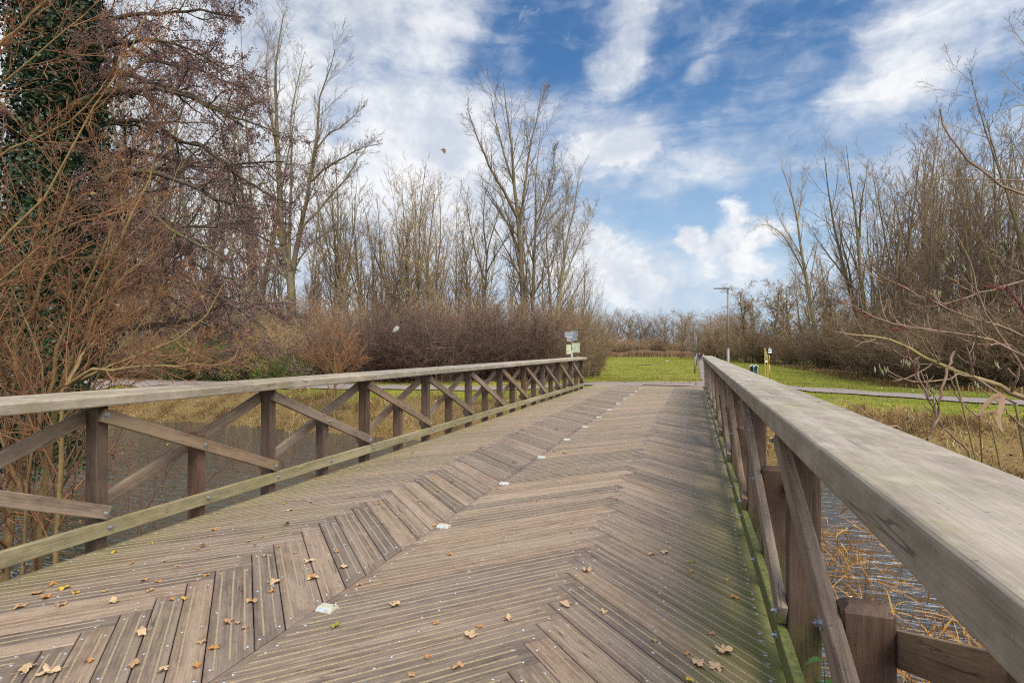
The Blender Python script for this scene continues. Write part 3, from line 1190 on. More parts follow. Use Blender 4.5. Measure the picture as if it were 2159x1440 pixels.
def tube_mesh(name, parts, mats, midx=None):
    """parts: list of (P, R, k); one mesh"""
    vs, fs, mi, o = [], [], [], 0
    for j, (P, Rr, k) in enumerate(parts):
        if len(P) == 0: continue
        v, q = tubes(P, Rr, k)
        vs.append(v); fs.append(q + o); o += len(v)
        mi.append(np.full(len(q), midx[j] if midx else 0))
    return mesh_np(name, np.concatenate(vs), fs, mats, np.concatenate(mi))


def smooth_line(pts, n):
    """Catmull-Rom resample of a polyline to n+1 points"""
    p = np.asarray(pts, float)
    q = np.concatenate([[2 * p[0] - p[1]], p, [2 * p[-1] - p[-2]]])
    seg = np.linalg.norm(np.diff(p, axis=0), axis=1); cum = np.concatenate([[0], np.cumsum(seg)])
    out = []
    for s in np.linspace(0, cum[-1], n + 1):
        i = min(np.searchsorted(cum, s, 'right') - 1, len(seg) - 1)
        t = (s - cum[i]) / seg[i]
        p0, p1, p2, p3 = q[i:i + 4]
        out.append(.5 * (2 * p1 + (p2 - p0) * t + (2 * p0 - 5 * p1 + 4 * p2 - p3) * t * t + (3 * p1 - p0 - 3 * p2 + p3) * t ** 3))
    return np.array(out)


M['bark_pop'] = mat_bark('bark_poplar', (.205, .165, .105), (.12, .094, .058), (.175, .145, .038))
M['twig_pop'] = mat_bark('twigs_poplar', (.26, .19, .12), (.17, .12, .075))
M['bark_brn'] = mat_bark('bark_brown', (.19, .138, .09), (.10, .072, .048), (.17, .15, .045))
M['twig_brn'] = mat_bark('twigs_brown', (.265, .178, .102), (.175, .115, .068))
M['twig_tan'] = mat_bark('twigs_tan', (.34, .22, .105), (.235, .15, .075))
M['twig_pur'] = mat_bark('twigs_purple_brown', (.165, .098, .074), (.100, .060, .048))
M['twig_haze'] = mat_bark('twigs_far_haze', (.31, .225, .165), (.22, .16, .125), vary=.18)  # paler than the nearer twigs: distance haze put into the colour
M['bark_ald'] = mat_bark('bark_alder', (.075, .058, .042), (.035, .027, .020), (.090, .082, .025), scale=9)
M['twig_ald'] = mat_bark('twigs_alder', (.085, .056, .042), (.050, .034, .028))
M['cones'] = mat_bark('alder_cones', (.195, .112, .092), (.105, .058, .048), scale=14)
M['bark_sap'] = mat_bark('bark_sapling', (.275, .185, .075), (.17, .11, .05), (.20, .165, .055), vary=.15, scale=16)
M['twig_sap'] = mat_bark('twigs_sapling', (.26, .130, .060), (.17, .08, .04), vary=.15)
M['twig_red'] = mat_bark('twigs_dogwood', (.19, .075, .045), (.15, .08, .045), vary=.2)
M['leaf_ivy'] = mat_leaf('ivy_leaves', [(.006, .013, .004), (.011, .024, .006), (.021, .046, .010), (.050, .085, .022)], .45)
M['leaf_ever'] = mat_leaf('evergreen_leaves', [(.025, .045, .010), (.05, .085, .016), (.11, .15, .022), (.24, .22, .03)], .5, trans=.2)
M['leaf_oak'] = mat_leaf('withered_leaves', [(.16, .085, .035), (.25, .15, .06), (.30, .20, .075), (.20, .17, .05)], .7, trans=.2)
M['grass'] = mat_leaf('grass_blades', [(.095, .112, .012), (.160, .176, .020), (.235, .232, .034), (.36, .285, .095)], .6, trans=.25)
M['straw'] = mat_leaf('straw_blades', [(.09, .050, .016), (.20, .115, .038), (.35, .23, .085), (.44, .33, .15)], .7, trans=.2)
M['reed'] = mat_leaf('reed_blades', [(.14, .065, .022), (.30, .14, .028), (.45, .225, .036), (.34, .20, .06)], .55, trans=.25)
M['litter'] = mat_leaf('litter_leaves', [(.11, .055, .022), (.22, .115, .04), (.34, .20, .08), (.40, .26, .06)], .75)


def octas(rng, C, D, ln, rd):
    """elongated eight-faced cones/catkins at C along D"""
    n = len(C)
    D = nrm(D); u = nrm(np.cross(D, rng.normal(0, 1, (n, 3)))); v = np.cross(D, u)
    ln = np.broadcast_to(ln, n)[:, None]; rd = np.broadcast_to(rd, n)[:, None]
    V = np.stack([C - D * ln, C + u * rd, C + v * rd, C - u * rd, C - v * rd, C + D * ln], 1).reshape(-1, 3)
    f = np.array([[0, 2, 1], [0, 3, 2], [0, 4, 3], [0, 1, 4], [5, 1, 2], [5, 2, 3], [5, 3, 4], [5, 4, 1]])
    F = (np.arange(n)[:, None, None] * 6 + f[None]).reshape(-1, 3)
    return V, F


def leaf_cards(rng, C, size, aspect=.75, up=0.0, N=None):
    """small pointed leaves, folded along the midrib; returns verts, quads, lrand"""
    n = len(C)
    d = nrm(rng.normal(0, 1, (n, 3)) + np.array([0, 0, -.3]))
    nn = rng.normal(0, 1, (n, 3)) + np.array([0, 0, up]) if N is None else N + rng.normal(0, .45, (n, 3))
    s = nrm(np.cross(d, nn)); nn = nrm(np.cross(s, d))
    size = (np.broadcast_to(size, n) * rng.uniform(.6, 1.25, n))[:, None]
    a = C; b = C + d * size * .45 + s * size * aspect * .5 + nn * size * .1
    c = C + d * size; e = C + d * size * .45 - s * size * aspect * .5 + nn * size * .1
    V = np.stack([a, b, c, e], 1).reshape(-1, 3)
    F = (np.arange(n)[:, None] * 4 + np.arange(4)[None])
    lr = np.repeat(np.clip(rng.beta(2, 2.6, n), 0, 1), 4)
    return V, F, lr


def thing_tree(name, trunk_me, crown_me, extra=None, loc=(0, 0, 0)):
    """an Empty at the foot with trunk and crown as parts"""
    e = empty(name, loc)
    KIDS[e.name] = []
    for nm, me in [('trunk', trunk_me), ('crown', crown_me)] + (extra or []):
        if me is not None:
            KIDS[e.name].append(add(nm, me, e))
    return e


# ---- kinds of tree, one mesh set per variant; sizes in metres for a nominal height
def proto_poplar(seed, H=25, stems=6, spread=20):
    rng = np.random.default_rng(seed)
    tr, trr = extend(rng, np.zeros((1, 3)), np.array([[0.03, 0, 1.0]]), np.array([H * .17]), np.array([H * .016]), 5, .03, .1, .85)
    top = tr[:, -1]
    az = np.arange(stems) * 2 * np.pi / stems + rng.uniform(0, 1, stems)
    sp = np.radians(spread) * rng.uniform(.35, 1.1, stems)
    D = np.stack([np.sin(sp) * np.cos(az), np.sin(sp) * np.sin(az), np.cos(sp)], 1)
    P0 = np.repeat(top, stems, 0) + D * .1 + rng.normal(0, .1, (stems, 3)) * [1, 1, 2]
    S, SR = extend(rng, P0, D, H * .80 * rng.uniform(.72, 1.05, stems), H * .0070 * rng.uniform(.6, 1.15, stems), 12, .045, .035, .07)
    l1 = spawn(rng, S, SR, 17, .14, .99, 40, 10, .33, .5, .55, .011)
    A, AR = extend(rng, *l1, 7, .07, .075, .18)
    l2 = spawn(rng, A, AR, 8, .2, .98, 38, 12, .40, .55, .45, .009)
    B, BR = extend(rng, *l2, 4, .10, .06, .4)
    l3 = spawn(rng, B, BR, 5, .2, 1, 36, 14, .50, .7, .4, .0085)
    C_, CR = extend(rng, *l3, 3, .10, .06, .6)
    return (tube_mesh('trunk', [(tr, trr, 12), (S, SR, 8)], [M['bark_pop']]),
            tube_mesh('crown', [(A, AR, 5), (B, BR, 3), (C_, CR, 3)], [M['bark_pop'], M['twig_pop']], [0, 1, 1]))


def proto_slender(seed, H=15, bark='bark_brn', twig='twig_brn', limbs=26, start=.22, ang=36, forks=2, dens=1.0):
    rng = np.random.default_rng(seed)
    n = 1 + forks
    S, SR = extend(rng, np.zeros((1, 3)), np.array([[rng.normal(0, .06), rng.normal(0, .06), 1]]), np.array([H * .97]), np.array([H * .0105]), 14, .035, .05, .07)
    parts = [(S, SR, 9)]
    if forks:
        f = spawn(rng, S, SR, forks, .08, .45, 17, 6, .74, .72, .3)
        F_, FR = extend(rng, *f, 12, .045, .07, .08)
        parts.append((F_, FR, 7))
        S2 = [(S, SR, limbs), (F_, FR, max(6, int(limbs * .7)))]
    else:
        S2 = [(S, SR, limbs)]
    A_, B_, C2 = [], [], []
    for (s, sr, k) in S2:
        l1 = spawn(rng, s, sr, k, start, .98, ang, 10, .27, .5, .50, .010)
        A, AR = extend(rng, *l1, 6, .085, .10, .2)
        l2 = spawn(rng, A, AR, max(3, int(6 * dens)), .15, .98, 38, 13, .40, .6, .45, .0085)
        B, BR = extend(rng, *l2, 4, .11, .08, .45)
        l3 = spawn(rng, B, BR, max(2, int(4 * dens)), .15, 1, 38, 14, .52, .75, .4, .0078)
        C_, CR = extend(rng, *l3, 3, .12, .07, .6)
        A_.append((A, AR, 5)); B_.append((B, BR, 3)); C2.append((C_, CR, 3))
    return (tube_mesh('trunk', parts, [M[bark]]),
            tube_mesh('crown', A_ + B_ + C2, [M[bark], M[twig]], [0] * len(A_) + [1] * (len(B_) + len(C2))))


def proto_coppice(seed, H=12, stems=9, spread=16, bark='bark_brn', twig='twig_brn', limbs=13, base=.35):
    rng = np.random.default_rng(seed)
    az = rng.uniform(0, 2 * np.pi, stems)
    sp = np.radians(spread) * rng.uniform(.1, 1.2, stems)
    D = np.stack([np.sin(sp) * np.cos(az), np.sin(sp) * np.sin(az), np.cos(sp)], 1)
    P0 = np.stack([np.cos(az), np.sin(az), 0 * az], 1) * base * rng.uniform(.2, 1, stems)[:, None]
    S, SR = extend(rng, P0, D, H * rng.uniform(.6, 1.0, stems), H * .0068 * rng.uniform(.55, 1.25, stems), 11, .05, .055, .10)
    l1 = spawn(rng, S, SR, limbs, .2, .98, 34, 10, .26, .5, .5, .009)
    A, AR = extend(rng, *l1, 5, .09, .11, .25)
    l2 = spawn(rng, A, AR, 5, .15, .98, 38, 13, .42, .65, .4, .008)
    B, BR = extend(rng, *l2, 4, .11, .08, .5)
    l3 = spawn(rng, B, BR, 3, .15, 1, 38, 14, .55, .8, .4, .0075)
    C_, CR = extend(rng, *l3, 3, .12, .06, .6)
    return (tube_mesh('trunk', [(S, SR, 7)], [M[bark]]),
            tube_mesh('crown', [(A, AR, 4), (B, BR, 3), (C_, CR, 3)], [M[bark], M[twig]], [0, 1, 1]))


def proto_bush(seed, H=4, stems=60, spread=48, twig='twig_pur', bark='bark_brn', k1=12, k2=7, base=.9, r3=.0062):
    rng = np.random.default_rng(seed)
    az = rng.uniform(0, 2 * np.pi, stems)
    sp = np.radians(spread) * np.sqrt(rng.uniform(0, 1.1, stems))
    D = np.stack([np.sin(sp) * np.cos(az), np.sin(sp) * np.sin(az), np.cos(sp)], 1)
    P0 = np.stack([np.cos(az), np.sin(az), 0 * az], 1) * base * rng.uniform(0, 1, stems)[:, None]
    S, SR = extend(rng, P0, D, H * rng.uniform(.65, 1.08, stems), H * .005 * rng.uniform(.5, 1.2, stems), 8, .09, .03, .25)
    l1 = spawn(rng, S, SR, k1, .12, .98, 42, 14, .32, .6, .45, .0075)
    A, AR = extend(rng, *l1, 4, .14, .05, .45)
    l2 = spawn(rng, A, AR, k2, .1, 1, 45, 16, .55, .75, .35, r3)
    B, BR = extend(rng, *l2, 3, .15, .04, .6)
    return (tube_mesh('stems', [(S, SR, 5)], [M[bark]]),
            tube_mesh('twigs', [(A, AR, 3), (B, BR, 3)], [M[twig]]))


def proto_oak(seed, H=12, leaves=2600, leaf='leaf_oak', size=.13, bark='bark_brn', twig='twig_brn'):
    rng = np.random.default_rng(seed)
    S, SR = extend(rng, np.zeros((1, 3)), np.array([[rng.normal(0, .05), rng.normal(0, .05), 1]]), np.array([H * .8]), np.array([H * .017]), 9, .05, .06, .15)
    l1 = spawn(rng, S, SR, 26, .12, .97, 55, 10, .46, .55, .45, .02)
    A, AR = extend(rng, *l1, 7, .11, .07, .2)
    l2 = spawn(rng, A, AR, 9, .15, .98, 46, 14, .42, .6, .4, .011)
    B, BR = extend(rng, *l2, 4, .14, .05, .45)
    l3 = spawn(rng, B, BR, 6, .15, 1, 45, 15, .55, .7, .3, .009)
    C_, CR = extend(rng, *l3, 3, .14, .04, .6)
    ex = []
    if leaves:
        idx = rng.integers(0, len(C_), leaves)
        pos = C_[idx, rng.integers(1, 4, leaves)] + rng.normal(0, .05, (leaves, 3))
        V, F, lr = leaf_cards(rng, pos, size)
        ex = [('leaves', mesh_np('leaves', V, [F], [M[leaf]], attrs={'lrand': lr}, smooth=False))]
    return (tube_mesh('trunk', [(S, SR, 10), (A, AR, 5)], [M[bark]]),
            tube_mesh('crown', [(B, BR, 3), (C_, CR, 3)], [M[twig]]), ex)


def proto_evergreen(seed, H=2.2, W=1.8, leaves=4200):
    rng = np.random.default_rng(seed)
    st, tw = proto_bush(seed, H, 26, 44, 'twig_brn', k1=6, k2=3, base=.5)
    # leaves in ragged clumps
    nc = 46
    cc = rng.normal(0, 1, (nc, 3)) * [W * .42, W * .42, 0]
    cc[:, 2] = H * rng.uniform(.12, .95, nc) * (1 - .25 * (np.hypot(cc[:, 0], cc[:, 1]) / W) ** 2)
    idx = rng.integers(0, nc, leaves)
    pos = cc[idx] + rng.normal(0, 1, (leaves, 3)) * np.array([.2, .2, .17]) * (.6 + rng.random(nc)[idx][:, None])
    pos[:, 2] = np.maximum(pos[:, 2], .05)
    V, F, lr = leaf_cards(rng, pos, .085, .6, up=.4)
    lr = np.clip(lr * .7 + np.repeat(rng.random(nc)[idx], 4) * .35, 0, 1)
    return st, tw, [('leaves', mesh_np('leaves', V, [F], [M['leaf_ever']], attrs={'lrand': lr}, smooth=False))]


PROTO = {}


PROTO_H = {}


def proto(key, fn, *a, **k):
    PROTO[key] = fn(*a, **k)
    z = np.empty(len(PROTO[key][1].vertices) * 3, np.float32)
    PROTO[key][1].vertices.foreach_get('co', z)
    PROTO_H[key] = float(np.percentile(z[2::3], 99.6))


def plant(name, key, x, y, h, nominal, label, cat='tree', group=None, rz=None, wid=1.0, names=None, dz=-.08):
    """one tree, shrub or bush standing on the ground; copies share the meshes of their kind"""
    p = PROTO[key]
    extra = p[2] if len(p) > 2 else []
    s = h / PROTO_H[key]
    z = gz(x, y)
    zero = empty(name, (x, y, z + dz), rz if rz is not None else random.uniform(0, 6.28), (s * wid, s * wid, s))
    nms = names or (('stems', 'twigs') if p[0].name.startswith('stems') else ('trunk', 'crown'))
    KIDS[zero.name] = [add(nms[0], p[0], zero), add(nms[1], p[1], zero)]
    for nm, me in extra:
        KIDS[zero.name].append(add(nm, me, zero))
    return tag(zero, label, cat, group)


proto('pop1', proto_poplar, 21, 25, 6, 21)
proto('pop2', proto_poplar, 22, 25, 5, 17)
proto('pop3', proto_poplar, 23, 25, 4, 19)
proto('sl1', proto_slender, 31, 15)
proto('sl2', proto_slender, 32, 15, limbs=30, forks=1)
proto('sl3', proto_slender, 33, 15, 'bark_pop', 'twig_tan', forks=3, limbs=22)
proto('sl4', proto_slender, 34, 15, 'bark_brn', 'twig_pur', forks=2, limbs=24, start=.15)
proto('slp', proto_slender, 35, 15, 'bark_pop', 'twig_pop', 26, .25, 30, 2, .9)
proto('cp1', proto_coppice, 41)
proto('cp2', proto_coppice, 42, 12, 12, 20, 'bark_brn', 'twig_tan')
proto('cp3', proto_coppice, 43, 12, 7, 12, 'bark_pop', 'twig_brn')
proto('bp1', proto_bush, 51)
proto('bp2', proto_bush, 52, 4, 70, 55)
proto('bp3', proto_bush, 53, 4, 55, 42, 'twig_brn')
proto('bs1', proto_bush, 54, 4, 60, 30, 'twig_tan', 'bark_brn', 10, 6, .7)
proto('bs2', proto_bush, 55, 4, 55, 36, 'twig_brn', 'bark_brn', 10, 6, 1.0)
proto('ok1', proto_oak, 61)
proto('ok2', proto_oak, 62, 12, 1500)
proto('ok3', proto_oak, 63, 12, 0, twig='twig_haze')
proto('ev1', proto_evergreen, 71)
proto('ev2', proto_evergreen, 72, 2.2, 2.3)

rnd = random.Random(77)


def edge_d(px):
    return float(np.interp(px, [1490, 1560, 1640, 1700, 1850, 2000, 2159, 2300], [150, 118, 108, 92, 60, 43, 34, 29]))


def edge_l(px, d):
    """keep plants of the left wood beyond the path"""
    return max(d, 24.0 / (_cy + _sy * (px - 1080) / FPX)) if px < 900 else d


def hgt(px, ytop, d):
    x, y = at(px, d)
    return (734 - ytop) * d / FPX + EYE - gz(x, y)


# --- named trees of the left bank
def tree_at(px, ytop, d, key, nominal, label, name='bare_tree', group=None, wid=1.0, rz=None, cat='tree'):
    x, y = at(px, d)
    return plant(name, key, x, y, hgt(px, ytop, d), nominal, label, cat, group, rz, wid)


tree_at(545, 60, 47, 'pop2', 23.6, 'tall bare poplar just behind the drooping alder branch tips', 'poplar_tree', rz=2.0)
tree_at(312, -60, 36, 'pop2', 23.6, 'thick pale poplar with twin stems seen through the drooping alder branches', 'poplar_tree', rz=4.1)
tree_at(235, -90, 40, 'pop3', 23.6, 'pale poplar close behind the ivy-covered alder trunk', 'poplar_tree', rz=1.0)
tree_at(20, -40, 44, 'pop3', 23.6, 'pale poplar at the left edge behind the ivy', 'poplar_tree', rz=3.0)
tree_at(440, 90, 50, 'pop3', 23.6, 'slim bare poplar showing between the alder limbs', 'poplar_tree', rz=5.0)
tree_at(1160, 420, 45, 'sl2', 14.6, 'thin brown bare tree behind the slim leaning one by the signpost', 'bare_tree', rz=5.0)
G1 = 'bare trees of the wood behind the left bushes'
for (px, yt, d, key, nom, lab) in [
    (655, 395, 40, 'sl4', 14.6, 'dark bare tree just right of the tallest grey poplar'),
    (700, 330, 45, 'sl1', 14.6, 'bare tree with a rounded crown between the tallest poplar and the brown grove'),
    (742, 300, 43, 'sl3', 14.6, 'yellowish bare tree with several stems above the left part of the bushes'),
    (790, 335, 46, 'cp1', 11.6, 'many-stemmed brown bare tree behind the left part of the bushes'),
    (835, 320, 44, 'sl2', 14.6, 'straight dark bare tree standing in the middle of the brown grove'),
    (872, 345, 47, 'cp2', 11.6, 'broad tan many-stemmed bare tree in the middle of the brown grove'),
    (915, 370, 43, 'sl3', 14.6, 'yellow-green tinged bare tree right of the middle of the brown grove'),
    (955, 360, 46, 'cp3', 11.6, 'narrow many-stemmed bare tree at the right side of the brown grove'),
    (990, 420, 44, 'sl1', 14.6, 'low bare tree at the right end of the brown grove beside the pale small-crowned one')]:
    tree_at(px, yt, d, key, nom, lab, 'bare_tree', G1)
G2 = 'thin bare trees deep in the left wood'
for i in range(40):
    px = -260 + i * 38 + rnd.uniform(-14, 14)
    d = rnd.uniform(50, 72)
    key = rnd.choice(['sl1', 'sl2', 'sl3', 'sl4', 'cp1', 'cp2', 'slp'])
    nom = 11.6 if key[:2] == 'cp' else 14.6
    yt = rnd.uniform(400, 520) if px > 380 else rnd.uniform(230, 470)
    if px > 1120: yt = rnd.uniform(480, 560)
    tree_at(px, yt, d, key, nom, 'thin bare tree far back in the left wood, one of many behind the front row', 'bare_tree', G2)
G3 = 'thin bare trees behind the alder on the left'
for i in range(9):
    px = -120 + i * 80 + rnd.uniform(-16, 16)
    d = edge_l(px, rnd.uniform(31, 44)) + rnd.uniform(0, 5)
    key = rnd.choice(['sl1', 'sl4', 'cp1', 'cp3', 'sl2'])
    nom = 11.6 if key[:2] == 'cp' else 14.6
    tree_at(px, rnd.uniform(330, 520), d, key, nom, 'thin bare tree seen through the branches of the alder, behind the path', 'bare_tree', G3)

# --- bushes along the left path
G4 = 'purple-brown bare bushes behind the left railing'
for k, (px, yt, d, key, wid, lab) in enumerate([
    (690, 645, 31.5, 'bp3', 1.0, 'brown bare bush at the left end of the purple-brown thicket'),
    (772, 655, 31.0, 'bp1', 1.1, 'second bare bush from the left end of the purple-brown thicket'),
    (850, 640, 31.8, 'bp2', 1.15, 'bare bush with a hanging pale scrap in front, in the purple-brown thicket'),
    (930, 625, 32.0, 'bp1', 1.25, 'purple-brown bare bush in the middle of the thicket'),
    (1010, 622, 33.0, 'bp2', 1.25, 'tallest rounded purple-brown bush of the thicket behind the railing'),
    (1088, 640, 33.2, 'bp1', 1.2, 'rounded purple-brown bush below the tall central poplar'),
    (1150, 668, 33.8, 'bp3', 1.0, 'last purple-brown bush at the right end of the thicket near the signpost')]):
    x, y = at(px, d)
    plant('bare_bush', key, x, y, hgt(px, yt, d), 4.0, lab, 'bush', G4, wid=wid * 1.05)
G5 = 'brown scrub bushes at the foot of the left wood'
for i in range(40):
    px = -150 + i * 34.5 + rnd.uniform(-14, 14)
    d = edge_l(px, rnd.uniform(33, 40)) + rnd.uniform(0, 3) if px < 1180 else rnd.uniform(38, 44)
    yt = rnd.uniform(585, 660)
    if px > 1150: yt = rnd.uniform(640, 670)
    x, y = at(px, d)
    plant('scrub_bush', rnd.choice(['bs1', 'bs2', 'bp3', 'bs2']), x, y, hgt(px, yt, d), 4.0,
          'brown bare scrub bush among many at the foot of the left wood', 'bush', G5, wid=1.1)
G5b = 'bare scrub bushes between the left path and the wood'
for i in range(14):
    px = 40 + i * 46 + rnd.uniform(-14, 14)
    d = edge_l(px, rnd.uniform(29.5, 31.5)) + rnd.uniform(0, 1.5)
    yt = rnd.uniform(670, 715)
    x, y = at(px, d)
    plant('scrub_bush', rnd.choice(['bs1', 'bs2', 'bp3']), x, y, hgt(px, yt, d), 4.0,
          'low brown bare bush beside the left path, one of a loose row', 'bush', G5b, wid=1.35)
for (px, yt, d, key, wid, lab) in [
    (438, 690, 29.2, 'ev1', 1.2, 'dark green leafy shrub beyond the path, below the drooping alder limb'),
    (492, 705, 29.5, 'ev2', 1.1, 'second green leafy shrub beyond the path, right of the darkest one'),
    (560, 745, 28.8, 'ev1', .9, 'low green shrub beside the path left of the yellow-green one'),
    (612, 738, 28.6, 'ev2', .9, 'yellow-green leafy shrub beyond the left railing beside the orange-twigged sapling'),
    (385, 735, 29.0, 'ev2', .9, 'small green shrub at the left end of the leafy ones by the path')]:
    d = edge_l(px, d)
    x, y = at(px, d)
    plant('leafy_shrub', key, x, y, hgt(px, yt, d), 2.1, lab, 'shrub', 'green shrubs beside the left path', wid=wid)
# the thin upright scrub at the right end of the left wood, near the signpost
G6 = 'upright tan scrub beside the signpost'
for i in range(15):
    px = 1168 + i * 6.2 + rnd.uniform(-6, 6)
    d = 36 + i * 1.6 + rnd.uniform(-1.0, 1.0)
    yt = 668 - 18 * math.sin(i / 14 * 3.1) + rnd.uniform(-24, 18) + max(0, i - 9) * 7
    x, y = at(px, d)
    plant('scrub_bush', rnd.choice(['bs1', 'bs1', 'bs2']), x, y, hgt(px, yt, d), 4.0,
          'upright tan bare bush in the clump right of the signpost', 'bush', G6, wid=.62)
for (px, yt, d, lab) in [(1240, 560, 46, 'thin pale bare sapling sticking up right of the signpost'),
                         (1262, 590, 58, 'thin bare sapling at the right tip of the left wood')]:
    tree_at(px, yt, d, 'cp3', 11.6, lab, 'bare_tree', wid=.6)

# --- far wood across the lawn
G7 = 'far bare trees closing the lawn'
for i in range(30):
    px = 1262 + i * 10.5 + rnd.uniform(-6, 6)
    d = rnd.uniform(190, 225)
    yt = rnd.uniform(648, 674)
    tree_at(px, yt, d, rnd.choice(['ok3', 'ok3', 'ok2']), 11.2, 'bare tree in the distant wood closing the far end of the lawn', 'bare_tree', G7, wid=1.15)
G7b = 'far bushes closing the lawn'
for i in range(26):
    px = 1255 + i * 13 + rnd.uniform(-6, 6)
    d = rnd.uniform(186, 196)
    x, y = at(px, d)
    plant('scrub_bush', rnd.choice(['bs2', 'bp3', 'bs1']), x, y, hgt(px, rnd.uniform(706, 722), d), 4.0,
          'distant brown bush at the foot of the far wood', 'bush', G7b, wid=1.7)
tree_at(1436, 662, 150, 'ok3', 11.2, 'wide dark bare tree just left of the distant lamp posts', 'bare_tree', wid=.9)
tree_at(1470, 668, 140, 'ok3', 11.2, 'spreading dark bare tree right behind the distant lamp posts', 'bare_tree', wid=.9, rz=1.1)

# --- wood right of the lawn
G8 = 'brown-leaved oaks behind the near lamp post'
for i, (px, yt, d, key) in enumerate([(1500, 655, 158, 'ok3'), (1525, 640, 140, 'ok2'), (1572, 592, 119, 'ok1'), (1602, 610, 124, 'ok2'), (1632, 590, 112, 'ok1'),
                                      (1668, 578, 105, 'ok1'), (1700, 590, 98, 'ok2'), (1655, 610, 126, 'ok2'), (1590, 625, 140, 'ok1'), (1735, 575, 95, 'ok1'), (1775, 560, 90, 'ok2')]):
    tree_at(px, yt, d, key, 11.2, ['dark bare oak furthest left behind the lamp post', 'brown oak right behind the lamp post', 'broad brown-leaved oak just right of the lamp post',
            'brown-leaved oak behind the broad one beside the lamp post', 'tan-leaved oak above the green litter bin', 'tall brown-leaved oak left of the leaning bare tree',
            'brown-leaved oak behind the leaning bare tree', 'brown oak in the second row above the yellow posts', 'brown oak far back between lamp post and litter bin',
            'brown oak just right of the leaning bare tree', 'brown oak behind the tall forked pair of trees'][i], 'oak_tree', G8, wid=1.0)
G9 = 'brown scrub along the right wood edge'
for i in range(34):
    px = 1496 + i * 22 + rnd.uniform(-10, 10)
    t = i / 33
    d = edge_d(px) * rnd.uniform(.99, 1.10)
    yt = rnd.uniform(672, 705) if t < .4 else rnd.uniform(620, 690)
    x, y = at(px, d)
    plant('scrub_bush', rnd.choice(['bs2', 'bs2', 'bs1', 'bp3']), x, y, hgt(px, yt, d), 4.0,
          'brown bare scrub bush along the edge of the right wood', 'bush', G9, wid=1.2)
G10 = 'crowded bare trees of the right wood'
for i in range(30):
    px = 1845 + i * 15 + rnd.uniform(-10, 10)
    d = edge_d(px) * rnd.uniform(1.03, 1.5)
    key = rnd.choice(['sl1', 'sl2', 'sl4', 'cp1', 'sl4', 'cp3'])
    nom = 11.6 if key[:2] == 'cp' else 14.6
    yt = rnd.uniform(215, 310) if px > 1890 else rnd.uniform(290, 390)
    tree_at(px, yt, d, key, nom, 'bare brown tree in the crowded wood on the right', 'bare_tree', G10)
for i in range(16):
    px = 1700 + i * 26 + rnd.uniform(-10, 10)
    tree_at(px, rnd.uniform(470, 560), edge_d(px) * rnd.uniform(1.1, 1.4), rnd.choice(['sl1', 'sl2', 'cp1']), 13, 'thin bare tree far back in the right wood', 'bare_tree', 'thin bare trees deep in the right wood')
tree_at(2235, -60, 22, 'pop3', 23.6, 'tall grey bare tree at the right edge with upswept stems', 'poplar_tree', rz=2.2, wid=1.15)


def line_tree(name, label, lines, d, radii, k1=14, k2=6, k3=4, bark='bark_brn', twig='twig_brn', cat='tree', ratio=.22, ang=34, group=None):
    """tree whose main stems follow given outlines; px polylines at depth d become real stems"""
    rng = np.random.default_rng(len(label) * 7 + 3)
    x0, y0 = at(lines[0][0][0], d)
    z0 = gz(x0, y0) - .1
    base = np.array([x0, y0, z0])
    S, SR = [], []
    for (ln, (ra, rb)) in zip(lines, radii):
        dd = d
        pts = []
        for q in ln:
            off = q[2] if len(q) > 2 else 0
            pts.append(np.array(at3(q[0], q[1], dd + off)))
        if ln is lines[0]:
            pts[0] = base
        p = smooth_line(pts, 14) - base
        p[1:-1] += rng.normal(0, .02, p[1:-1].shape)
        S.append(p); SR.append(np.linspace(ra, rb, 15))
    S = np.array(S); SR = np.array(SR)
    SR = SR * .86
    l1 = spawn(rng, S, SR, int(k1 * 1.25), .20, .99, ang, 11, ratio * 1.25, .36, .45, .010)
    A, AR = extend(rng, *l1, 6, .08, .07, .25)
    l2 = spawn(rng, A, AR, k2 + 2, .12, .99, 36, 13, .44, .6, .45, .0085)
    B, BR = extend(rng, *l2, 4, .1, .06, .45)
    l3 = spawn(rng, B, BR, k3 + 1, .15, 1, 36, 14, .55, .75, .4, .0078)
    C_, CR = extend(rng, *l3, 3, .12, .05, .6)
    e = thing_tree(name, tube_mesh('trunk', [(S, SR, 9)], [M[bark]]),
                   tube_mesh('crown', [(A, AR, 4), (B, BR, 3), (C_, CR, 3)], [M[bark], M[twig]], [0, 1, 1]), loc=tuple(base))
    return tag(e, label, cat, group)


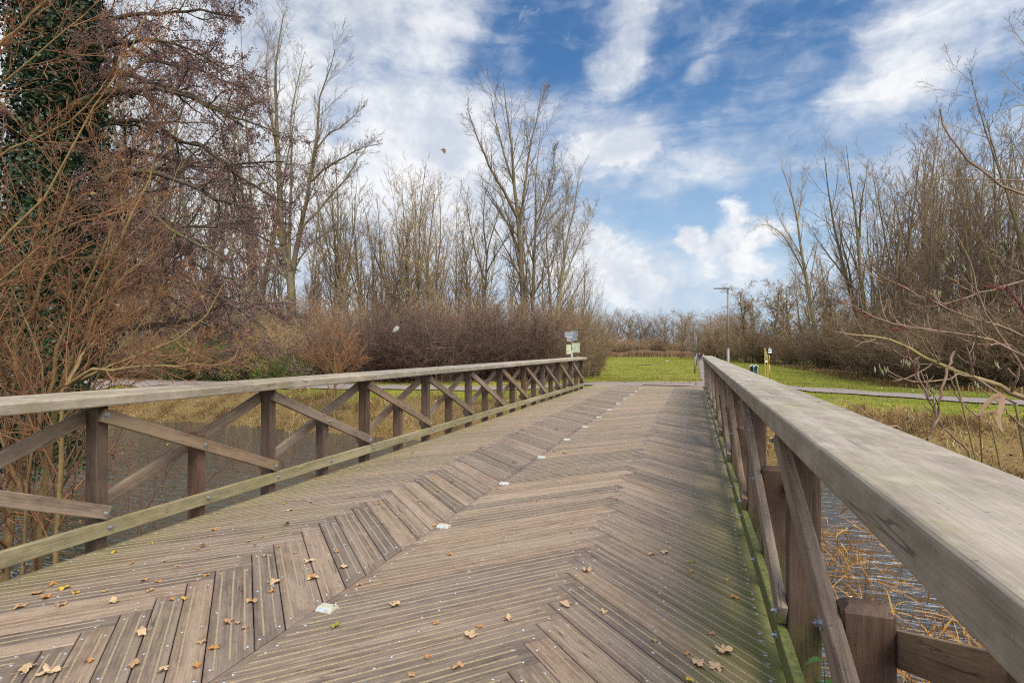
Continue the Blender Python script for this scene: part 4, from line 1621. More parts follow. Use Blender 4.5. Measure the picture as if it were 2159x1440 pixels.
POP = dict(bark='bark_pop', twig='twig_pop')
line_tree('poplar_tree', 'tall grey-barked poplar fanning into several bare stems left of the purple-brown bushes',
          [[(612, 800), (613, 720), (614, 650), (615, 600), (612, 575), (598, 540), (591, 444), (584, 311), (580, 213), (578, 133), (587, 67), (596, 22)],
           [(613, 585), (609, 551), (611, 444, .5), (613, 311, 1), (611, 249, 1.2), (622, 187, 1.5), (640, 105, 2)],
           [(615, 585), (620, 545), (635, 471, -.5), (651, 391, -1), (662, 320, -1.3), (669, 267, -1.5), (673, 200, -1.8), (689, 155, -2), (705, 100, -2.2)],
           [(655, 382, -1), (689, 351, -1.6), (729, 329, -2.2), (764, 310, -2.8), (800, 302, -3)],
           [(662, 320, -1.3), (689, 284, -1), (729, 258, -.5), (768, 220, 0)],
           [(635, 480, -.5), (671, 444, .5), (702, 405, 1.2), (724, 382, 1.6), (755, 333, 2), (785, 290, 2.4)],
           [(587, 342, 0), (573, 267, .6), (562, 200, 1.2), (558, 130, 1.5), (566, 55, 1.8)],
           [(618, 570), (650, 520, 1.2), (690, 490, 2), (730, 480, 2.6), (770, 492, 3)]],
          41, [(.44, .03), (.17, .02), (.24, .025), (.11, .018), (.09, .018), (.12, .018), (.10, .018), (.09, .018)], 15, 6, 4, ratio=.19, ang=30, **POP)
line_tree('poplar_tree', 'tall dark-trunked bare poplar rising above the middle of the left railing',
          [[(1106, 800), (1105, 700), (1104, 627), (1097, 518), (1093, 456), (1083, 378), (1079, 300), (1068, 235), (1062, 172)],
           [(1093, 462), (1066, 409, -.5), (1038, 362, -1), (1019, 319, -1.4), (1005, 285, -1.6), (985, 225, -2)],
           [(1091, 452), (1085, 397, .6), (1070, 347, 1.2), (1056, 295, 1.6), (1045, 250, 2), (1034, 195, 2.2)],
           [(1097, 470), (1108, 389, .4), (1116, 323, .8), (1122, 290, 1), (1135, 240, 1.2), (1142, 185, 1.4)],
           [(1100, 560), (1125, 500, 1), (1150, 440, 1.8), (1172, 370, 2.4)],
           [(1099, 540), (1078, 480, -1), (1062, 430, -1.8), (1052, 385, -2.2)]],
          42, [(.36, .025), (.16, .02), (.13, .02), (.14, .02), (.09, .016), (.08, .016)], 14, 6, 4, 'bark_brn', 'twig_pop', ratio=.22, ang=32)
line_tree('bare_tree', 'second tall bare tree close on the right of the tall central poplar',
          [[(1122, 800), (1124, 634), (1128, 518), (1130, 417), (1132, 358), (1141, 270)],
           [(1126, 560), (1110, 505, .6), (1104, 450, 1), (1108, 400, 1.4)],
           [(1129, 480), (1150, 420, -.6), (1165, 360, -1), (1172, 310, -1.3)]],
          44, [(.24, .02), (.09, .015), (.10, .015)], 16, 6, 4, ratio=.24, ang=30, **POP)
line_tree('bare_tree', 'slim bare tree with upswept twigs at the signpost end of the left wood',
          [[(1176, 800), (1178, 670), (1184, 603), (1190, 549), (1198, 494), (1213, 436), (1219, 380)],
           [(1186, 603), (1213, 533, .6), (1238, 475, 1.2), (1252, 440, 1.6)],
           [(1190, 549), (1188, 480, -.6), (1196, 420, -1), (1200, 370, -1.2)]],
          40, [(.19, .018), (.08, .014), (.08, .014)], 17, 6, 4, ratio=.26, ang=28, **POP)
line_tree('bare_tree', 'pale small-crowned bare tree left of the tall central poplar',
          [[(1024, 800), (1023, 690), (1023, 615), (1027, 553), (1031, 514), (1050, 455), (1066, 415)],
           [(1023, 590), (1003, 533, .5), (988, 456, 1), (982, 405, 1.4)],
           [(1028, 545), (1020, 480, -.5), (1022, 420, -.8), (1030, 385, -1)],
           [(1026, 575), (1056, 520, -1), (1082, 480, -1.6)]],
          46, [(.19, .02), (.09, .015), (.09, .015), (.07, .014)], 14, 6, 4, ratio=.24, ang=32, **POP)
line_tree('bare_tree', 'thin upright bare tree between the tall central poplar and the signpost',
          [[(1160, 800), (1163, 666), (1159, 592), (1153, 518), (1155, 467), (1166, 395)],
           [(1159, 585), (1172, 530, .6), (1178, 470, 1)]],
          42, [(.17, .016), (.07, .014)], 18, 6, 4, ratio=.26, ang=30, **POP)

line_tree('bare_tree', 'leaning grey bare tree with forked top and drooping side stem right of the lamp',
          [[(1738, 768), (1725, 715), (1712, 655), (1702, 590), (1690, 520), (1682, 455), (1668, 400), (1650, 352)],
           [(1704, 600), (1690, 560), (1668, 520, -1), (1648, 490, -1.5), (1620, 474, -2), (1598, 476, -2.4), (1590, 480, -2.5)],
           [(1684, 465), (1691, 425, 1), (1694, 385, 1.5), (1697, 355, 2)],
           [(1694, 545), (1672, 505, 2), (1650, 470, 3), (1632, 420, 4)]],
          84, [(.46, .04), (.17, .02), (.14, .02), (.12, .02)], 13, 6, 3, 'bark_pop', 'twig_brn')
line_tree('bare_tree', 'left one of the tall forked pair of bare trees beside the right wood',
          [[(1832, 768), (1812, 690), (1796, 620), (1776, 545), (1758, 460), (1748, 390), (1742, 330)],
           [(1806, 650), (1785, 590, 1), (1755, 545, 1.5), (1728, 510, 2), (1705, 470, 2)],
           [(1798, 620), (1790, 560, -1), (1775, 500, -2), (1772, 440, -2)]],
          64, [(.36, .03), (.16, .025), (.16, .025)], 13, 5, 4, 'bark_brn', 'twig_brn')
line_tree('bare_tree', 'right one of the tall forked pair of bare trees beside the right wood',
          [[(1842, 768), (1832, 690), (1818, 600), (1812, 520), (1805, 440), (1795, 370), (1788, 305)],
           [(1826, 640), (1806, 560, 1), (1780, 500, 1.5), (1760, 440, 2)],
           [(1815, 500), (1818, 430, -1), (1828, 380, -2), (1835, 345, -2)]],
          62, [(.36, .03), (.16, .025), (.16, .025)], 13, 5, 4, 'bark_brn', 'twig_brn')

# ------------------------------------------------------------------ the alder with ivy, and the saplings at the left
def build_alder():
    rng = np.random.default_rng(909)
    D0 = 12.0
    bx, by = at(85, D0)
    base = np.array([bx, by, gz(bx, by) - .1])
    trunk = [(85, 985, 0), (90, 800, 0), (98, 600, .05), (108, 400, .1), (114, 200, .1), (120, 0, 0), (128, -250, 0), (135, -480, 0)]
    limbs = [
        ([(108, 470, 0), (170, 402, -.3), (235, 372, -.6), (300, 362, -.7), (360, 374, -.8), (450, 415, -1.0), (540, 442, -1.2)], .085),
        ([(112, 235, 0), (170, 175, .3), (215, 157, .5), (280, 155, .6), (350, 185, .7), (425, 212, .8), (500, 250, .9), (578, 272, 1)], .08),
        ([(112, 255, 0), (160, 215, -.3), (205, 200, -.5), (280, 190, -.8), (380, 196, -1), (440, 222, -1.2), (510, 262, -1.3)], .07),
        ([(105, 450, 0), (190, 430, -.6), (270, 440, -.9), (320, 458, -1.1), (380, 496, -1.3), (435, 526, -1.4), (495, 565, -1.5)], .065),
        ([(102, 500, 0), (200, 460, .3), (275, 490, .5), (340, 515, .5), (380, 526, .5), (410, 556, .5), (455, 578, .5), (500, 590, .5)], .06),
        ([(95, 620, 0), (160, 560, -.4), (220, 545, -.8), (280, 550, -1), (350, 575, -1.2), (415, 605, -1.3), (450, 620, -1.4), (500, 650, -1.5), (555, 692, -1.5)], .065),
        ([(92, 660, 0), (150, 612, .3), (215, 600, .5), (280, 610, .6), (340, 622, .6), (380, 646, .6), (425, 672, .6), (490, 702, .6)], .05),
        ([(114, 200, 0), (160, 110, .5), (230, 45, .8), (320, 22, 1), (420, 20, 1), (510, 32, 1)], .06),
        ([(116, 130, 0), (180, 95, -.5), (260, 88, -.8), (330, 80, -1), (410, 108, -1.1), (470, 145, -1.2)], .055),
        ([(120, 20, 0), (190, -70, .3), (290, -110, .6), (400, -80, .8), (470, -30, .8)], .055),
        ([(110, 330, 0), (60, 270, -.5), (0, 240, -.8), (-80, 230, -1)], .07),
        ([(118, 80, 0), (70, 20, -.6), (0, -20, -.9), (-80, -60, -1)], .06),
        ([(112, 300, 0), (190, 270, .6), (280, 250, 1.1), (370, 290, 1.3), (450, 330, 1.4), (550, 400, 1.5), (612, 432, 1.5)], .06),
        ([(104, 430, 0), (180, 480, .8), (280, 500, 1.3), (380, 480, 1.5), (480, 480, 1.7), (600, 520, 1.8)], .05),
        ([(95, 640, 0), (190, 690, .8), (300, 690, 1.2), (400, 670, 1.4), (510, 640, 1.5), (610, 640, 1.5)], .05),
        ([(110, 380, 0), (190, 330, 1.0), (300, 320, 1.5), (420, 350, 1.6), (530, 340, 1.7), (600, 340, 1.7)], .05),
        ([(118, 60, 0), (210, 70, .9), (330, 130, 1.4), (430, 150, 1.6), (530, 200, 1.7)], .05),
    ]
    tp = smooth_line([np.array(at3(a, b, D0 + o)) for a, b, o in trunk], 16) - base
    tr = np.linspace(.30, .12, 17)
    S, SR = [], []
    for ln, r in limbs:
        p = smooth_line([np.array(at3(a, b, D0 + o)) for a, b, o in ln], 16) - base
        p[1:] += rng.normal(0, .028, p[1:].shape)
        S.append(p); SR.append(np.linspace(r * 1.2, .016, 17))
    S, SR = np.array(S), np.array(SR)
    l1 = spawn(rng, S, SR, 15, .18, .99, 44, 14, .26, .55, .25, .011, flat=.25)
    A, AR = extend(rng, *l1, 8, .20, .02, .3, droop=.05)
    l2 = spawn(rng, A, AR, 8, .12, .99, 48, 15, .40, .6, .35, .007)
    B, BR = extend(rng, *l2, 5, .22, .0, .45, droop=.05)
    l3 = spawn(rng, B, BR, 4, .15, 1, 50, 15, .50, .75, .3, .0055)
    C_, CR = extend(rng, *l3, 3, .2, -.02, .6)
    e = tag(empty('alder_tree', tuple(base)), 'dark alder with an ivy-wrapped trunk and drooping limbs full of brown cones', 'alder tree')
    add('trunk', tube_mesh('trunk', [(tp[None], tr[None], 14), (S, SR, 8)], [M['bark_ald']]), e)
    add('crown', tube_mesh('crown', [(A, AR, 5), (B, BR, 3), (C_, CR, 3)], [M['bark_ald'], M['twig_ald']], [0, 1, 1]), e)
    # cones and closed catkins in clusters at the twig ends
    tips = C_[:, -1]; dirs = C_[:, -1] - C_[:, -2]
    far = tips[:, 0] * 0 + 1
    keep = rng.random(len(tips)) < .9
    tips, dirs = tips[keep], dirs[keep]
    k = 9
    C = np.repeat(tips, k, 0) + rng.normal(0, .036, (len(tips) * k, 3))
    D = np.repeat(dirs, k, 0) * .3 + rng.normal(0, .02, (len(tips) * k, 3)) + np.array([0, 0, -.03])
    V, F = octas(rng, C, D, rng.uniform(.016, .034, len(C)), rng.uniform(.007, .0125, len(C)))
    add('cones', mesh_np('cones', V, [F], [M['cones']]), e)
    # ivy sleeve round the trunk and the foot of the limbs
    n = 62000
    t = rng.random(n) ** .9
    i = np.minimum((t * 13).astype(int), 12); w = t * 13 - i
    c = tp[i] * (1 - w)[:, None] + tp[i + 1] * w[:, None]
    az = rng.uniform(0, 2 * np.pi, n)
    bulge = .55 + .78 * vnoise(az * 1.6 + 20, c[:, 2] * .8 + 40) + .25 * vnoise(az * 4, c[:, 2] * 2.3)
    r = bulge * np.sqrt(rng.uniform(.12, 1, n))
    outw = np.stack([np.cos(az), np.sin(az), rng.normal(0, .2, n) + .15], 1)
    P = c + outw * np.array([1, 1, 0]) * r[:, None] + np.array([0, 0, 1]) * rng.normal(0, .12, n)[:, None]
    m = 2600
    li = rng.integers(0, len(S), m); si = rng.integers(0, 7, m)
    P2 = S[li, si] + rng.normal(0, .16, (m, 3))
    V, F, lr = leaf_cards(rng, np.concatenate([P, P2]), .080, .95, N=np.concatenate([outw, rng.normal(0, 1, (m, 3))]))
    add('ivy', mesh_np('ivy', V, [F], [M['leaf_ivy']], attrs={'lrand': lr}, smooth=False), e)


build_alder()


def build_sapling(label, lines, d, radii, seed, k1=16, k2=6, k3=3, twig='twig_sap', bark='bark_sap', ratio=.36, ang=38, leaves=0, name='sapling', wander=.06, cat='sapling', group=None, rmin=.0027, tmin=.12, trop=.05):
    rng = np.random.default_rng(seed)
    px0, py0 = lines[0][0][:2]
    x0, y0, _ = at3(px0, py0, d)
    base = np.array([x0, y0, gz(x0, y0) - .05])
    S, SR = [], []
    for j, (ln, (ra, rb)) in enumerate(zip(lines, radii)):
        pts = [np.array(at3(q[0], q[1], d + (q[2] if len(q) > 2 else 0))) for q in ln]
        if j == 0: pts[0] = base
        p = smooth_line(pts, 14) - base
        p[1:-1] += rng.normal(0, .008, p[1:-1].shape)
        S.append(p); SR.append(np.linspace(ra, rb, 15))
    S = np.array(S); SR = np.array(SR)
    l1 = spawn(rng, S, SR, k1, tmin, .99, ang, 12, ratio, .45, .4, rmin * 1.4)
    A, AR = extend(rng, *l1, 7, wander, trop, .35)
    l2 = spawn(rng, A, AR, k2, .12, .98, 36, 12, .48, .7, .4, rmin * 1.1)
    B, BR = extend(rng, *l2, 5, wander, trop, .5)
    parts = [(A, AR, 4), (B, BR, 3)]
    if k3:
        l3 = spawn(rng, B, BR, k3, .15, .98, 36, 12, .55, .8, .4, rmin)
        C_, CR = extend(rng, *l3, 4, wander, trop * .5, .6)
        parts.append((C_, CR, 3))
    extra = []
    if leaves:
        src = parts[-1][0]
        idx = rng.integers(0, len(src), leaves)
        V, F, lr = leaf_cards(rng, src[idx, rng.integers(1, src.shape[1], leaves)], .05, .7)
        extra = [('leaves', mesh_np('leaves', V, [F], [M['leaf_oak']], attrs={'lrand': lr}, smooth=False))]
    e = thing_tree(name, tube_mesh('stems', [(S, SR, 9)], [M[bark]]), None, extra, tuple(base))
    KIDS[e.name][0].name = 'stems'
    KIDS[e.name].append(add('twigs', tube_mesh('twigs', parts, [M[twig]]), e))
    return tag(e, label, cat, group)


build_sapling('yellow-barked sapling leaning right, its stem splitting in two above the handrail',
              [[(73, 1150), (93, 1053), (110, 960), (115, 885), (134, 812), (153, 740), (176, 655), (208, 588), (244, 533), (266, 480), (293, 417), (312, 380), (330, 300)],
               [(136, 812), (150, 750, .05), (175, 700, .1), (197, 672, .1), (218, 640, .15), (240, 606, .2), (285, 560, .3), (330, 530, .4)],
               [(197, 672, .1), (205, 640, .1), (212, 612, .1), (235, 570, .05), (262, 520, 0)],
               [(262, 470), (255, 430), (250, 380), (246, 330)]],
              5.6, [(.044, .006), (.026, .005), (.015, .005), (.010, .004)], 101, 18, 6, 3, leaves=50)
build_sapling('twin yellow-barked sapling rising from the bank left of the first railing post',
              [[(8, 1165), (27, 1037), (47, 960), (83, 890), (105, 840), (112, 790), (125, 720), (160, 640), (200, 560), (235, 480)],
               [(47, 960), (62, 900, -.1), (60, 840, -.1), (40, 780, -.2), (34, 725, -.2), (70, 643, -.2), (95, 570, -.2), (120, 480, -.2), (150, 380, -.2)]],
              5.4, [(.042, .006), (.028, .005)], 102, 18, 6, 3, leaves=40)
build_sapling('sapling with long low branches arching right over the handrail',
              [[(120, 1120), (132, 900), (140, 815), (175, 795), (225, 778), (275, 759), (320, 738), (367, 722), (397, 698), (433, 670), (450, 640), (470, 600)],
               [(142, 812), (180, 785, -.1), (225, 780, -.2), (260, 777, -.2), (330, 771, -.3), (390, 770, -.3), (440, 772, -.3), (480, 764, -.3), (500, 752, -.3)],
               [(390, 770, -.3), (397, 745, -.3), (430, 715, -.3), (462, 688, -.3)],
               [(140, 815), (180, 740, .2), (240, 690, .4), (310, 640, .6), (380, 600, .7)]],
              4.9, [(.030, .006), (.020, .004), (.010, .003), (.016, .005)], 103, 15, 6, 3, tmin=.22, ratio=.28)
build_sapling('sapling at the left edge whose slanting rods cross in front of the ivy',
              [[(-150, 1160), (-90, 700), (-20, 540), (0, 505), (30, 480), (65, 455), (105, 400), (150, 305), (180, 245), (210, 190), (260, 120), (300, 30)],
               [(-110, 640), (-60, 260), (0, 170), (65, 120), (140, 50), (200, 0), (250, -60)],
               [(-110, 600), (-60, 400), (0, 325), (60, 295), (125, 265), (170, 230), (210, 185), (260, 110)],
               [(-90, 200), (-40, 120), (0, 80), (40, 45), (70, 15), (105, -25)],
               [(-100, 700), (-30, 620), (40, 560), (100, 500), (160, 470), (225, 450), (290, 400)]],
              4.7, [(.022, .004), (.013, .0035), (.013, .0035), (.018, .006), (.010, .0035)], 104, 18, 6, 2, ratio=.30)
build_sapling('bushy red-orange twigged sapling low on the bank left of the first post',
              [[(40, 1180), (60, 1050), (80, 920), (95, 800), (60, 690), (20, 600), (-20, 520)],
               [(60, 1060), (20, 960, -.1), (-10, 860, -.1), (-30, 760, -.1), (-10, 650, -.1), (40, 560, -.1)],
               [(80, 930), (140, 880, .1), (190, 830, .2), (230, 760, .2), (300, 680, .3), (350, 590, .3)]],
              5.1, [(.018, .004), (.014, .004), (.013, .004)], 105, 20, 7, 3, ratio=.34)
build_sapling('red-twigged dogwood bush at the water edge behind the first railing post',
              [[(300, 1110), (300, 1060), (290, 1010), (260, 960), (220, 920)],
               [(300, 1090), (330, 1040), (360, 990), (385, 940), (400, 900)],
               [(295, 1100), (250, 1050), (215, 1000), (190, 950), (180, 900)],
               [(305, 1100), (370, 1060), (430, 1020), (470, 985), (500, 960)],
               [(290, 1105), (230, 1085), (170, 1060), (120, 1020), (90, 980)]],
              7.6, [(.010, .003)] * 5, 106, 9, 4, 2, 'twig_red', 'twig_red', .36, 34, name='dogwood_bush', cat='bush', leaves=50, rmin=.0027)
build_sapling('low red-twigged dogwood beside the second railing post above the water',
              [[(560, 1030), (575, 1000), (590, 975), (600, 950), (615, 925)],
               [(560, 1025), (540, 990), (520, 965), (500, 945), (485, 930)],
               [(562, 1028), (610, 1000), (650, 985), (680, 965), (700, 950)]],
              9.0, [(.008, .003)] * 3, 107, 8, 4, 1, 'twig_red', 'twig_red', .45, 34, name='dogwood_bush', cat='bush', rmin=.0032)
build_sapling('orange-twigged sapling on the far bank seen over the left railing',
              [[(705, 842), (706, 815), (706, 790), (706, 760), (704, 735), (700, 712), (694, 690)],
               [(706, 795), (716, 765, .2), (726, 735, .3), (735, 710, .4)],
               [(706, 790), (695, 765, -.2), (680, 745, -.3), (664, 725, -.4)],
               [(706, 800), (725, 780, -.3), (745, 762, -.4), (762, 748, -.5)],
               [(706, 800), (690, 780, .3), (670, 765, .4), (652, 752, .5)]],
              20.5, [(.040, .010), (.018, .008), (.018, .008), (.016, .007), (.016, .007)], 108, 16, 6, 3, ratio=.55, rmin=.007, tmin=.2)


# ------------------------------------------------------------------ shrub at the right, close to the handrail
def build_right_shrub():
    rng = np.random.default_rng(515)
    D0 = 2.6
    def L(pts, n=14):
        return smooth_line([np.array(at3(a, b, D0 + (o[0] if o else 0))) for a, b, *o in pts], n)
    main = [
        ([(2330, 905, -.1), (2159, 836), (2112, 817), (2043, 792), (1984, 768), (1935, 744), (1890, 723), (1845, 709), (1803, 705.6), (1755, 699)], .016, .0035, 'bark'),
        ([(2300, 790, .2), (2159, 712, .2), (2091, 681, .2), (2025, 664, .2), (1975, 640, .2), (1925, 615, .2), (1880, 590, .2), (1842, 566, .2)], .0075, .0022, 'twig'),
        ([(2330, 830, .1), (2159, 752, .1), (2070, 711, .1), (1987, 700, .1), (1940, 692, .1), (1890, 685, .1), (1840, 665, .1), (1805, 648, .1), (1765, 630, .1)], .0085, .0024, 'twig'),
        ([(2300, 540, .3), (2159, 591, .3), (2102, 608, .3), (2032, 629, .3), (1980, 643, .3), (1935, 650, .3)], .008, .0026, 'twig'),
        ([(1955, 925, -.3), (1970, 893, -.3), (1988, 820, -.3), (2000, 775, -.3), (2010, 740, -.3)], .006, .0055, 'grey'),
        ([(2040, 950, -.2), (1985, 897, -.2), (1955, 830, -.2), (1935, 790, -.2), (1915, 752, -.2)], .005, .003, 'twig'),
        ([(2190, 830, .1), (2119, 723, .1), (2088, 678, .1), (2067, 622, .1), (2050, 553, .1), (2030, 515, .1), (2005, 478, .1)], .006, .0025, 'twig'),
        ([(2330, 470, .5), (2159, 408, .5), (2105, 378, .5), (2050, 342, .5), (2015, 300, .5), (1993, 258, .5), (1986, 228, .5)], .009, .0042, 'twig'),
        ([(2300, 378, .5), (2159, 379, .5), (2100, 377, .5), (2050, 377, .5), (2000, 378, .5), (1960, 370, .5)], .005, .002, 'twig'),
        ([(2330, 640, .2), (2200, 705, .2), (2150, 640, .2), (2125, 615, .2), (2100, 603, .2), (2085, 600, .2)], .005, .0035, 'red'),
        ([(2280, 900, -.2), (2140, 735, .0), (2085, 730, -.1), (2072, 712, -.1)], .004, .002, 'twig'),
        ([(2140, 850, -.2), (2043, 792, -.05), (2000, 800, -.1), (1940, 806, -.1), (1895, 795, -.1), (1870, 780, -.1)], .0055, .0028, 'twig'),
        ([(2010, 775, 0), (1965, 770, 0), (1915, 757, 0), (1880, 735, 0)], .004, .002, 'twig'),
        ([(2090, 900, -.3), (2030, 850, -.3), (2000, 790, -.3)], .0035, .002, 'twig'),
        ([(1900, 905, -.4), (1845, 887, -.4), (1815, 863, -.4), (1788, 850, -.4), (1755, 846, -.4), (1724, 846, -.4)], .004, .0016, 'grey'),
        ([(2159, 905, -.2), (2100, 845, -.2), (2060, 815, -.2)], .004, .002, 'twig'),
    ]
    bx, by = at(2420, D0)
    base = np.array([bx, by, gz(bx, by) - .05])
    trunk = smooth_line([base, base + [-.02, 0, .5], np.array(at3(2380, 960, D0)), np.array(at3(2330, 905, D0 - .1))], 8) - base
    groups = {'bark': [], 'twig': [], 'grey': [], 'red': []}
    for pts, ra, rb, kd in main:
        p = L(pts) - base
        p[1:] += rng.normal(0, .004, p[1:].shape)
        groups[kd].append((p, np.linspace(ra, rb, 15)))
    # root stock: rods joining the branch starts to the foot
    stock = []
    for pts, ra, rb, kd in main:
        a = np.array(at3(pts[0][0], pts[0][1], D0 + (pts[0][2] if len(pts[0]) > 2 else 0))) - base
        if pts[0][0] >= 2280:
            stock.append((smooth_line([np.zeros(3), a * .4 + [0, 0, .1], a], 14), np.linspace(max(ra * 1.2, .008), ra, 15)))
        else:
            b = np.array([a[0] * .25, a[1] * .25 + .1, .0])
            if kd != 'grey' or pts[0][0] > 1940:
                stock.append((smooth_line([b, (a + b) / 2 + [.03, .02, 0], a], 14), np.linspace(ra * 1.2, ra, 15)))
    e = tag(empty('bare_shrub', tuple(base)), 'bare shrub with a thick moss-brown branch reaching in from the right over the bank', 'shrub')
    P = np.array([q[0] for q in groups['bark'] + stock]); RR = np.array([q[1] for q in groups['bark'] + stock])
    mb_ = mat_bark('bark_shrub', (.30, .205, .10), (.16, .11, .06), (.24, .20, .07), vary=.1, scale=30)
    mt_ = mat_bark('twigs_shrub', (.25, .165, .105), (.14, .09, .058), vary=.1, scale=22)
    mr_ = mat_bark('twigs_shrub_red', (.17, .025, .035), (.10, .02, .03), vary=.1)
    add('stems', tube_mesh('stems', [(P, RR, 9)], [mb_]), e)
    T = np.array([q[0] for q in groups['twig'] + groups['grey']]); TR = np.array([q[1] for q in groups['twig'] + groups['grey']])
    # short upturned side shoots on the main branch and the long rods
    src = np.array([groups['bark'][0][0]] + [q[0] for q in groups['twig'][:4]]); srr = np.array([groups['bark'][0][1]] + [q[1] for q in groups['twig'][:4]])
    l1 = spawn(rng, src, srr, 11, .25, .99, 50, 14, .16, .5, .2, .0028, flat=.2)
    A, AR = extend(rng, *l1, 7, .10, .16, .6)
    l2 = spawn(rng, A, AR, 3, .25, 1, 45, 14, .5, .8, .2, .0022)
    B, BR = extend(rng, *l2, 5, .11, .14, .6)
    add('twigs', tube_mesh('twigs', [(T, TR, 6), (A, AR, 5), (B, BR, 4)], [mt_]), e)
    Rd = [q for q in groups['red']]
    rp = np.array([q[0] for q in Rd]); rr = np.array([q[1] for q in Rd])
    a = spawn(rng, rp, rr, 7, .55, 1, 55, 18, .10, .7, .1, .003)
    RA, RAR = extend(rng, *a, 4, .1, .05, .6)
    tipsel = spawn(rng, src[1:], srr[1:], 4, .7, 1, 40, 14, .07, .9, .1, .0028)
    RB, RBR = extend(rng, *tipsel, 4, .1, .12, .6)
    add('red_twigs', tube_mesh('red_twigs', [(rp, rr, 6), (RA, RAR, 4), (RB, RBR, 4)], [mr_]), e)
    # limp bleached leaf clusters hanging from the twigs
    mlf = mat_leaf('hanging_leaves', [(.17, .165, .075), (.24, .23, .115), (.29, .275, .15)], .6, trans=.25)
    C = []
    for (px, py, o) in [(2000, 553, .3), (2035, 562, .3), (2012, 545, .3), (1968, 622, .3), (1980, 624, .3), (1905, 765, -.1), (1915, 770, -.1), (1858, 783, -.1), (1867, 783, -.1),
                        (1966, 830, -.3), (1976, 846, -.3), (2125, 660, .2), (2118, 512, .4), (2122, 507, .4), (2060, 812, -.2), (2100, 590, .3), (1915, 880, -.3), (2102, 775, 0)]:
        c = np.array(at3(px, py, D0 + o)) - base
        for k in range(4):
            C.append(c + rng.normal(0, .007, 3))
    C = np.array(C)
    V, F = octas(rng, C, np.array([0, 0, -1.0]) + rng.normal(0, .25, C.shape), rng.uniform(.016, .030, len(C)), .0042)
    add('leaves', mesh_np('leaves', V, [F], [mlf], attrs={'lrand': np.repeat(rng.random(len(C)), 6)}), e)


build_right_shrub()


def blade(pts, wid, twist, n=14, curl=.0):
    p = smooth_line(pts, n)
    T = nrm(np.gradient(p, axis=0))
    s = nrm(np.cross(T, np.asarray(twist, float)))
    nn = np.cross(s, T)
    w = wid * np.sin(np.linspace(.25, np.pi, n + 1)) ** .6
    V = np.stack([p - s * w[:, None] / 2 + nn * w[:, None] * .12, p, p + s * w[:, None] / 2 + nn * w[:, None] * .12], 1).reshape(-1, 3)
    i = np.arange(n)[:, None] * 3
    F = np.concatenate([i + np.array([0, 1, 4, 3]), i + np.array([1, 2, 5, 4])])
    return V, F


def build_dry_reed():
    D0 = 2.2
    P = lambda a, b, o=0: np.array(at3(a, b, D0 + o))
    x0, y0 = at(2062, D0)
    base = np.array([x0, y0, gz(x0, y0) - .05])
    e = tag(empty('dry_reed', tuple(base)), 'single dry reed with two curled tan blades hanging beside the right handrail', 'reed')
    st = smooth_line([base, (base + P(2068, 960)) / 2 + [.02, 0, 0], P(2068, 960), P(2064, 900), P(2063, 875)], 14) - base
    mdr = mat_leaf('dry_reed_blades', [(.24, .135, .075), (.36, .225, .135), (.44, .30, .19)], .6, trans=.2)
    add('stem', tube_mesh('stem', [(st[None], np.linspace(.004, .0026, 15)[None], 7)], [M['reed']]), e)
    for pts, w in (([P(2063, 878), P(2078, 855), P(2096, 838), P(2112, 835), P(2111, 860), P(2104, 885), P(2112, 912)], .026),
                   ([P(2063, 878), P(2080, 870), P(2098, 868), P(2106, 880), P(2108, 895), P(2114, 910)], .013)):
        V, F = blade(pts, w, (-.3, 1, .3))
        lr = np.repeat(np.linspace(.2, .6, len(V) // 3), 3)
        add('blade', mesh_np('blade', V - base, [F], [mdr], attrs={'lrand': lr}), e)


build_dry_reed()


# ------------------------------------------------------------------ grass, reeds, litter: uncountable ground cover
def blades_mesh(name, rng, X, Y, Z, h, wid, mat, lean=.35, lr=None, label_kind='stuff', seg=2):
    n = len(X)
    az = rng.uniform(0, 2 * np.pi, n)
    s = np.stack([np.cos(az), np.sin(az), 0 * az], 1)
    la = rng.uniform(0, 2 * np.pi, n)
    ld = np.stack([np.cos(la), np.sin(la), 0 * la], 1) * (lean * rng.uniform(.2, 1.4, n))[:, None]
    b = np.stack([X, Y, Z - .02], 1)
    h = np.broadcast_to(h, n)[:, None]; w = (np.broadcast_to(wid, n) * rng.uniform(.6, 1.3, n))[:, None]
    up = np.array([0, 0, 1.0])
    mid = b + up * h * .55 + ld * h * .35
    tip = b + up * h * (1 - np.minimum(.75, np.linalg.norm(ld, axis=1, keepdims=True) * .6)) + ld * h
    V = np.stack([b - s * w / 2, b + s * w / 2, mid + s * w * .4, mid - s * w * .4, tip], 1).reshape(-1, 3)
    o = np.arange(n)[:, None] * 5
    Q = o + np.array([[0, 1, 2, 3]]); T = o + np.array([[3, 2, 4]])
    lr = rng.beta(2.2, 2.2, n) if lr is None else lr
    me = mesh_np(name, V, [Q, T], [mat], attrs={'lrand': np.repeat(lr, 5)}, smooth=False)
    return tag(add(name, me), kind=label_kind)


def scatter(rng, n, x0, x1, y0, y1):
    return rng.uniform(x0, x1, n), rng.uniform(y0, y1, n)


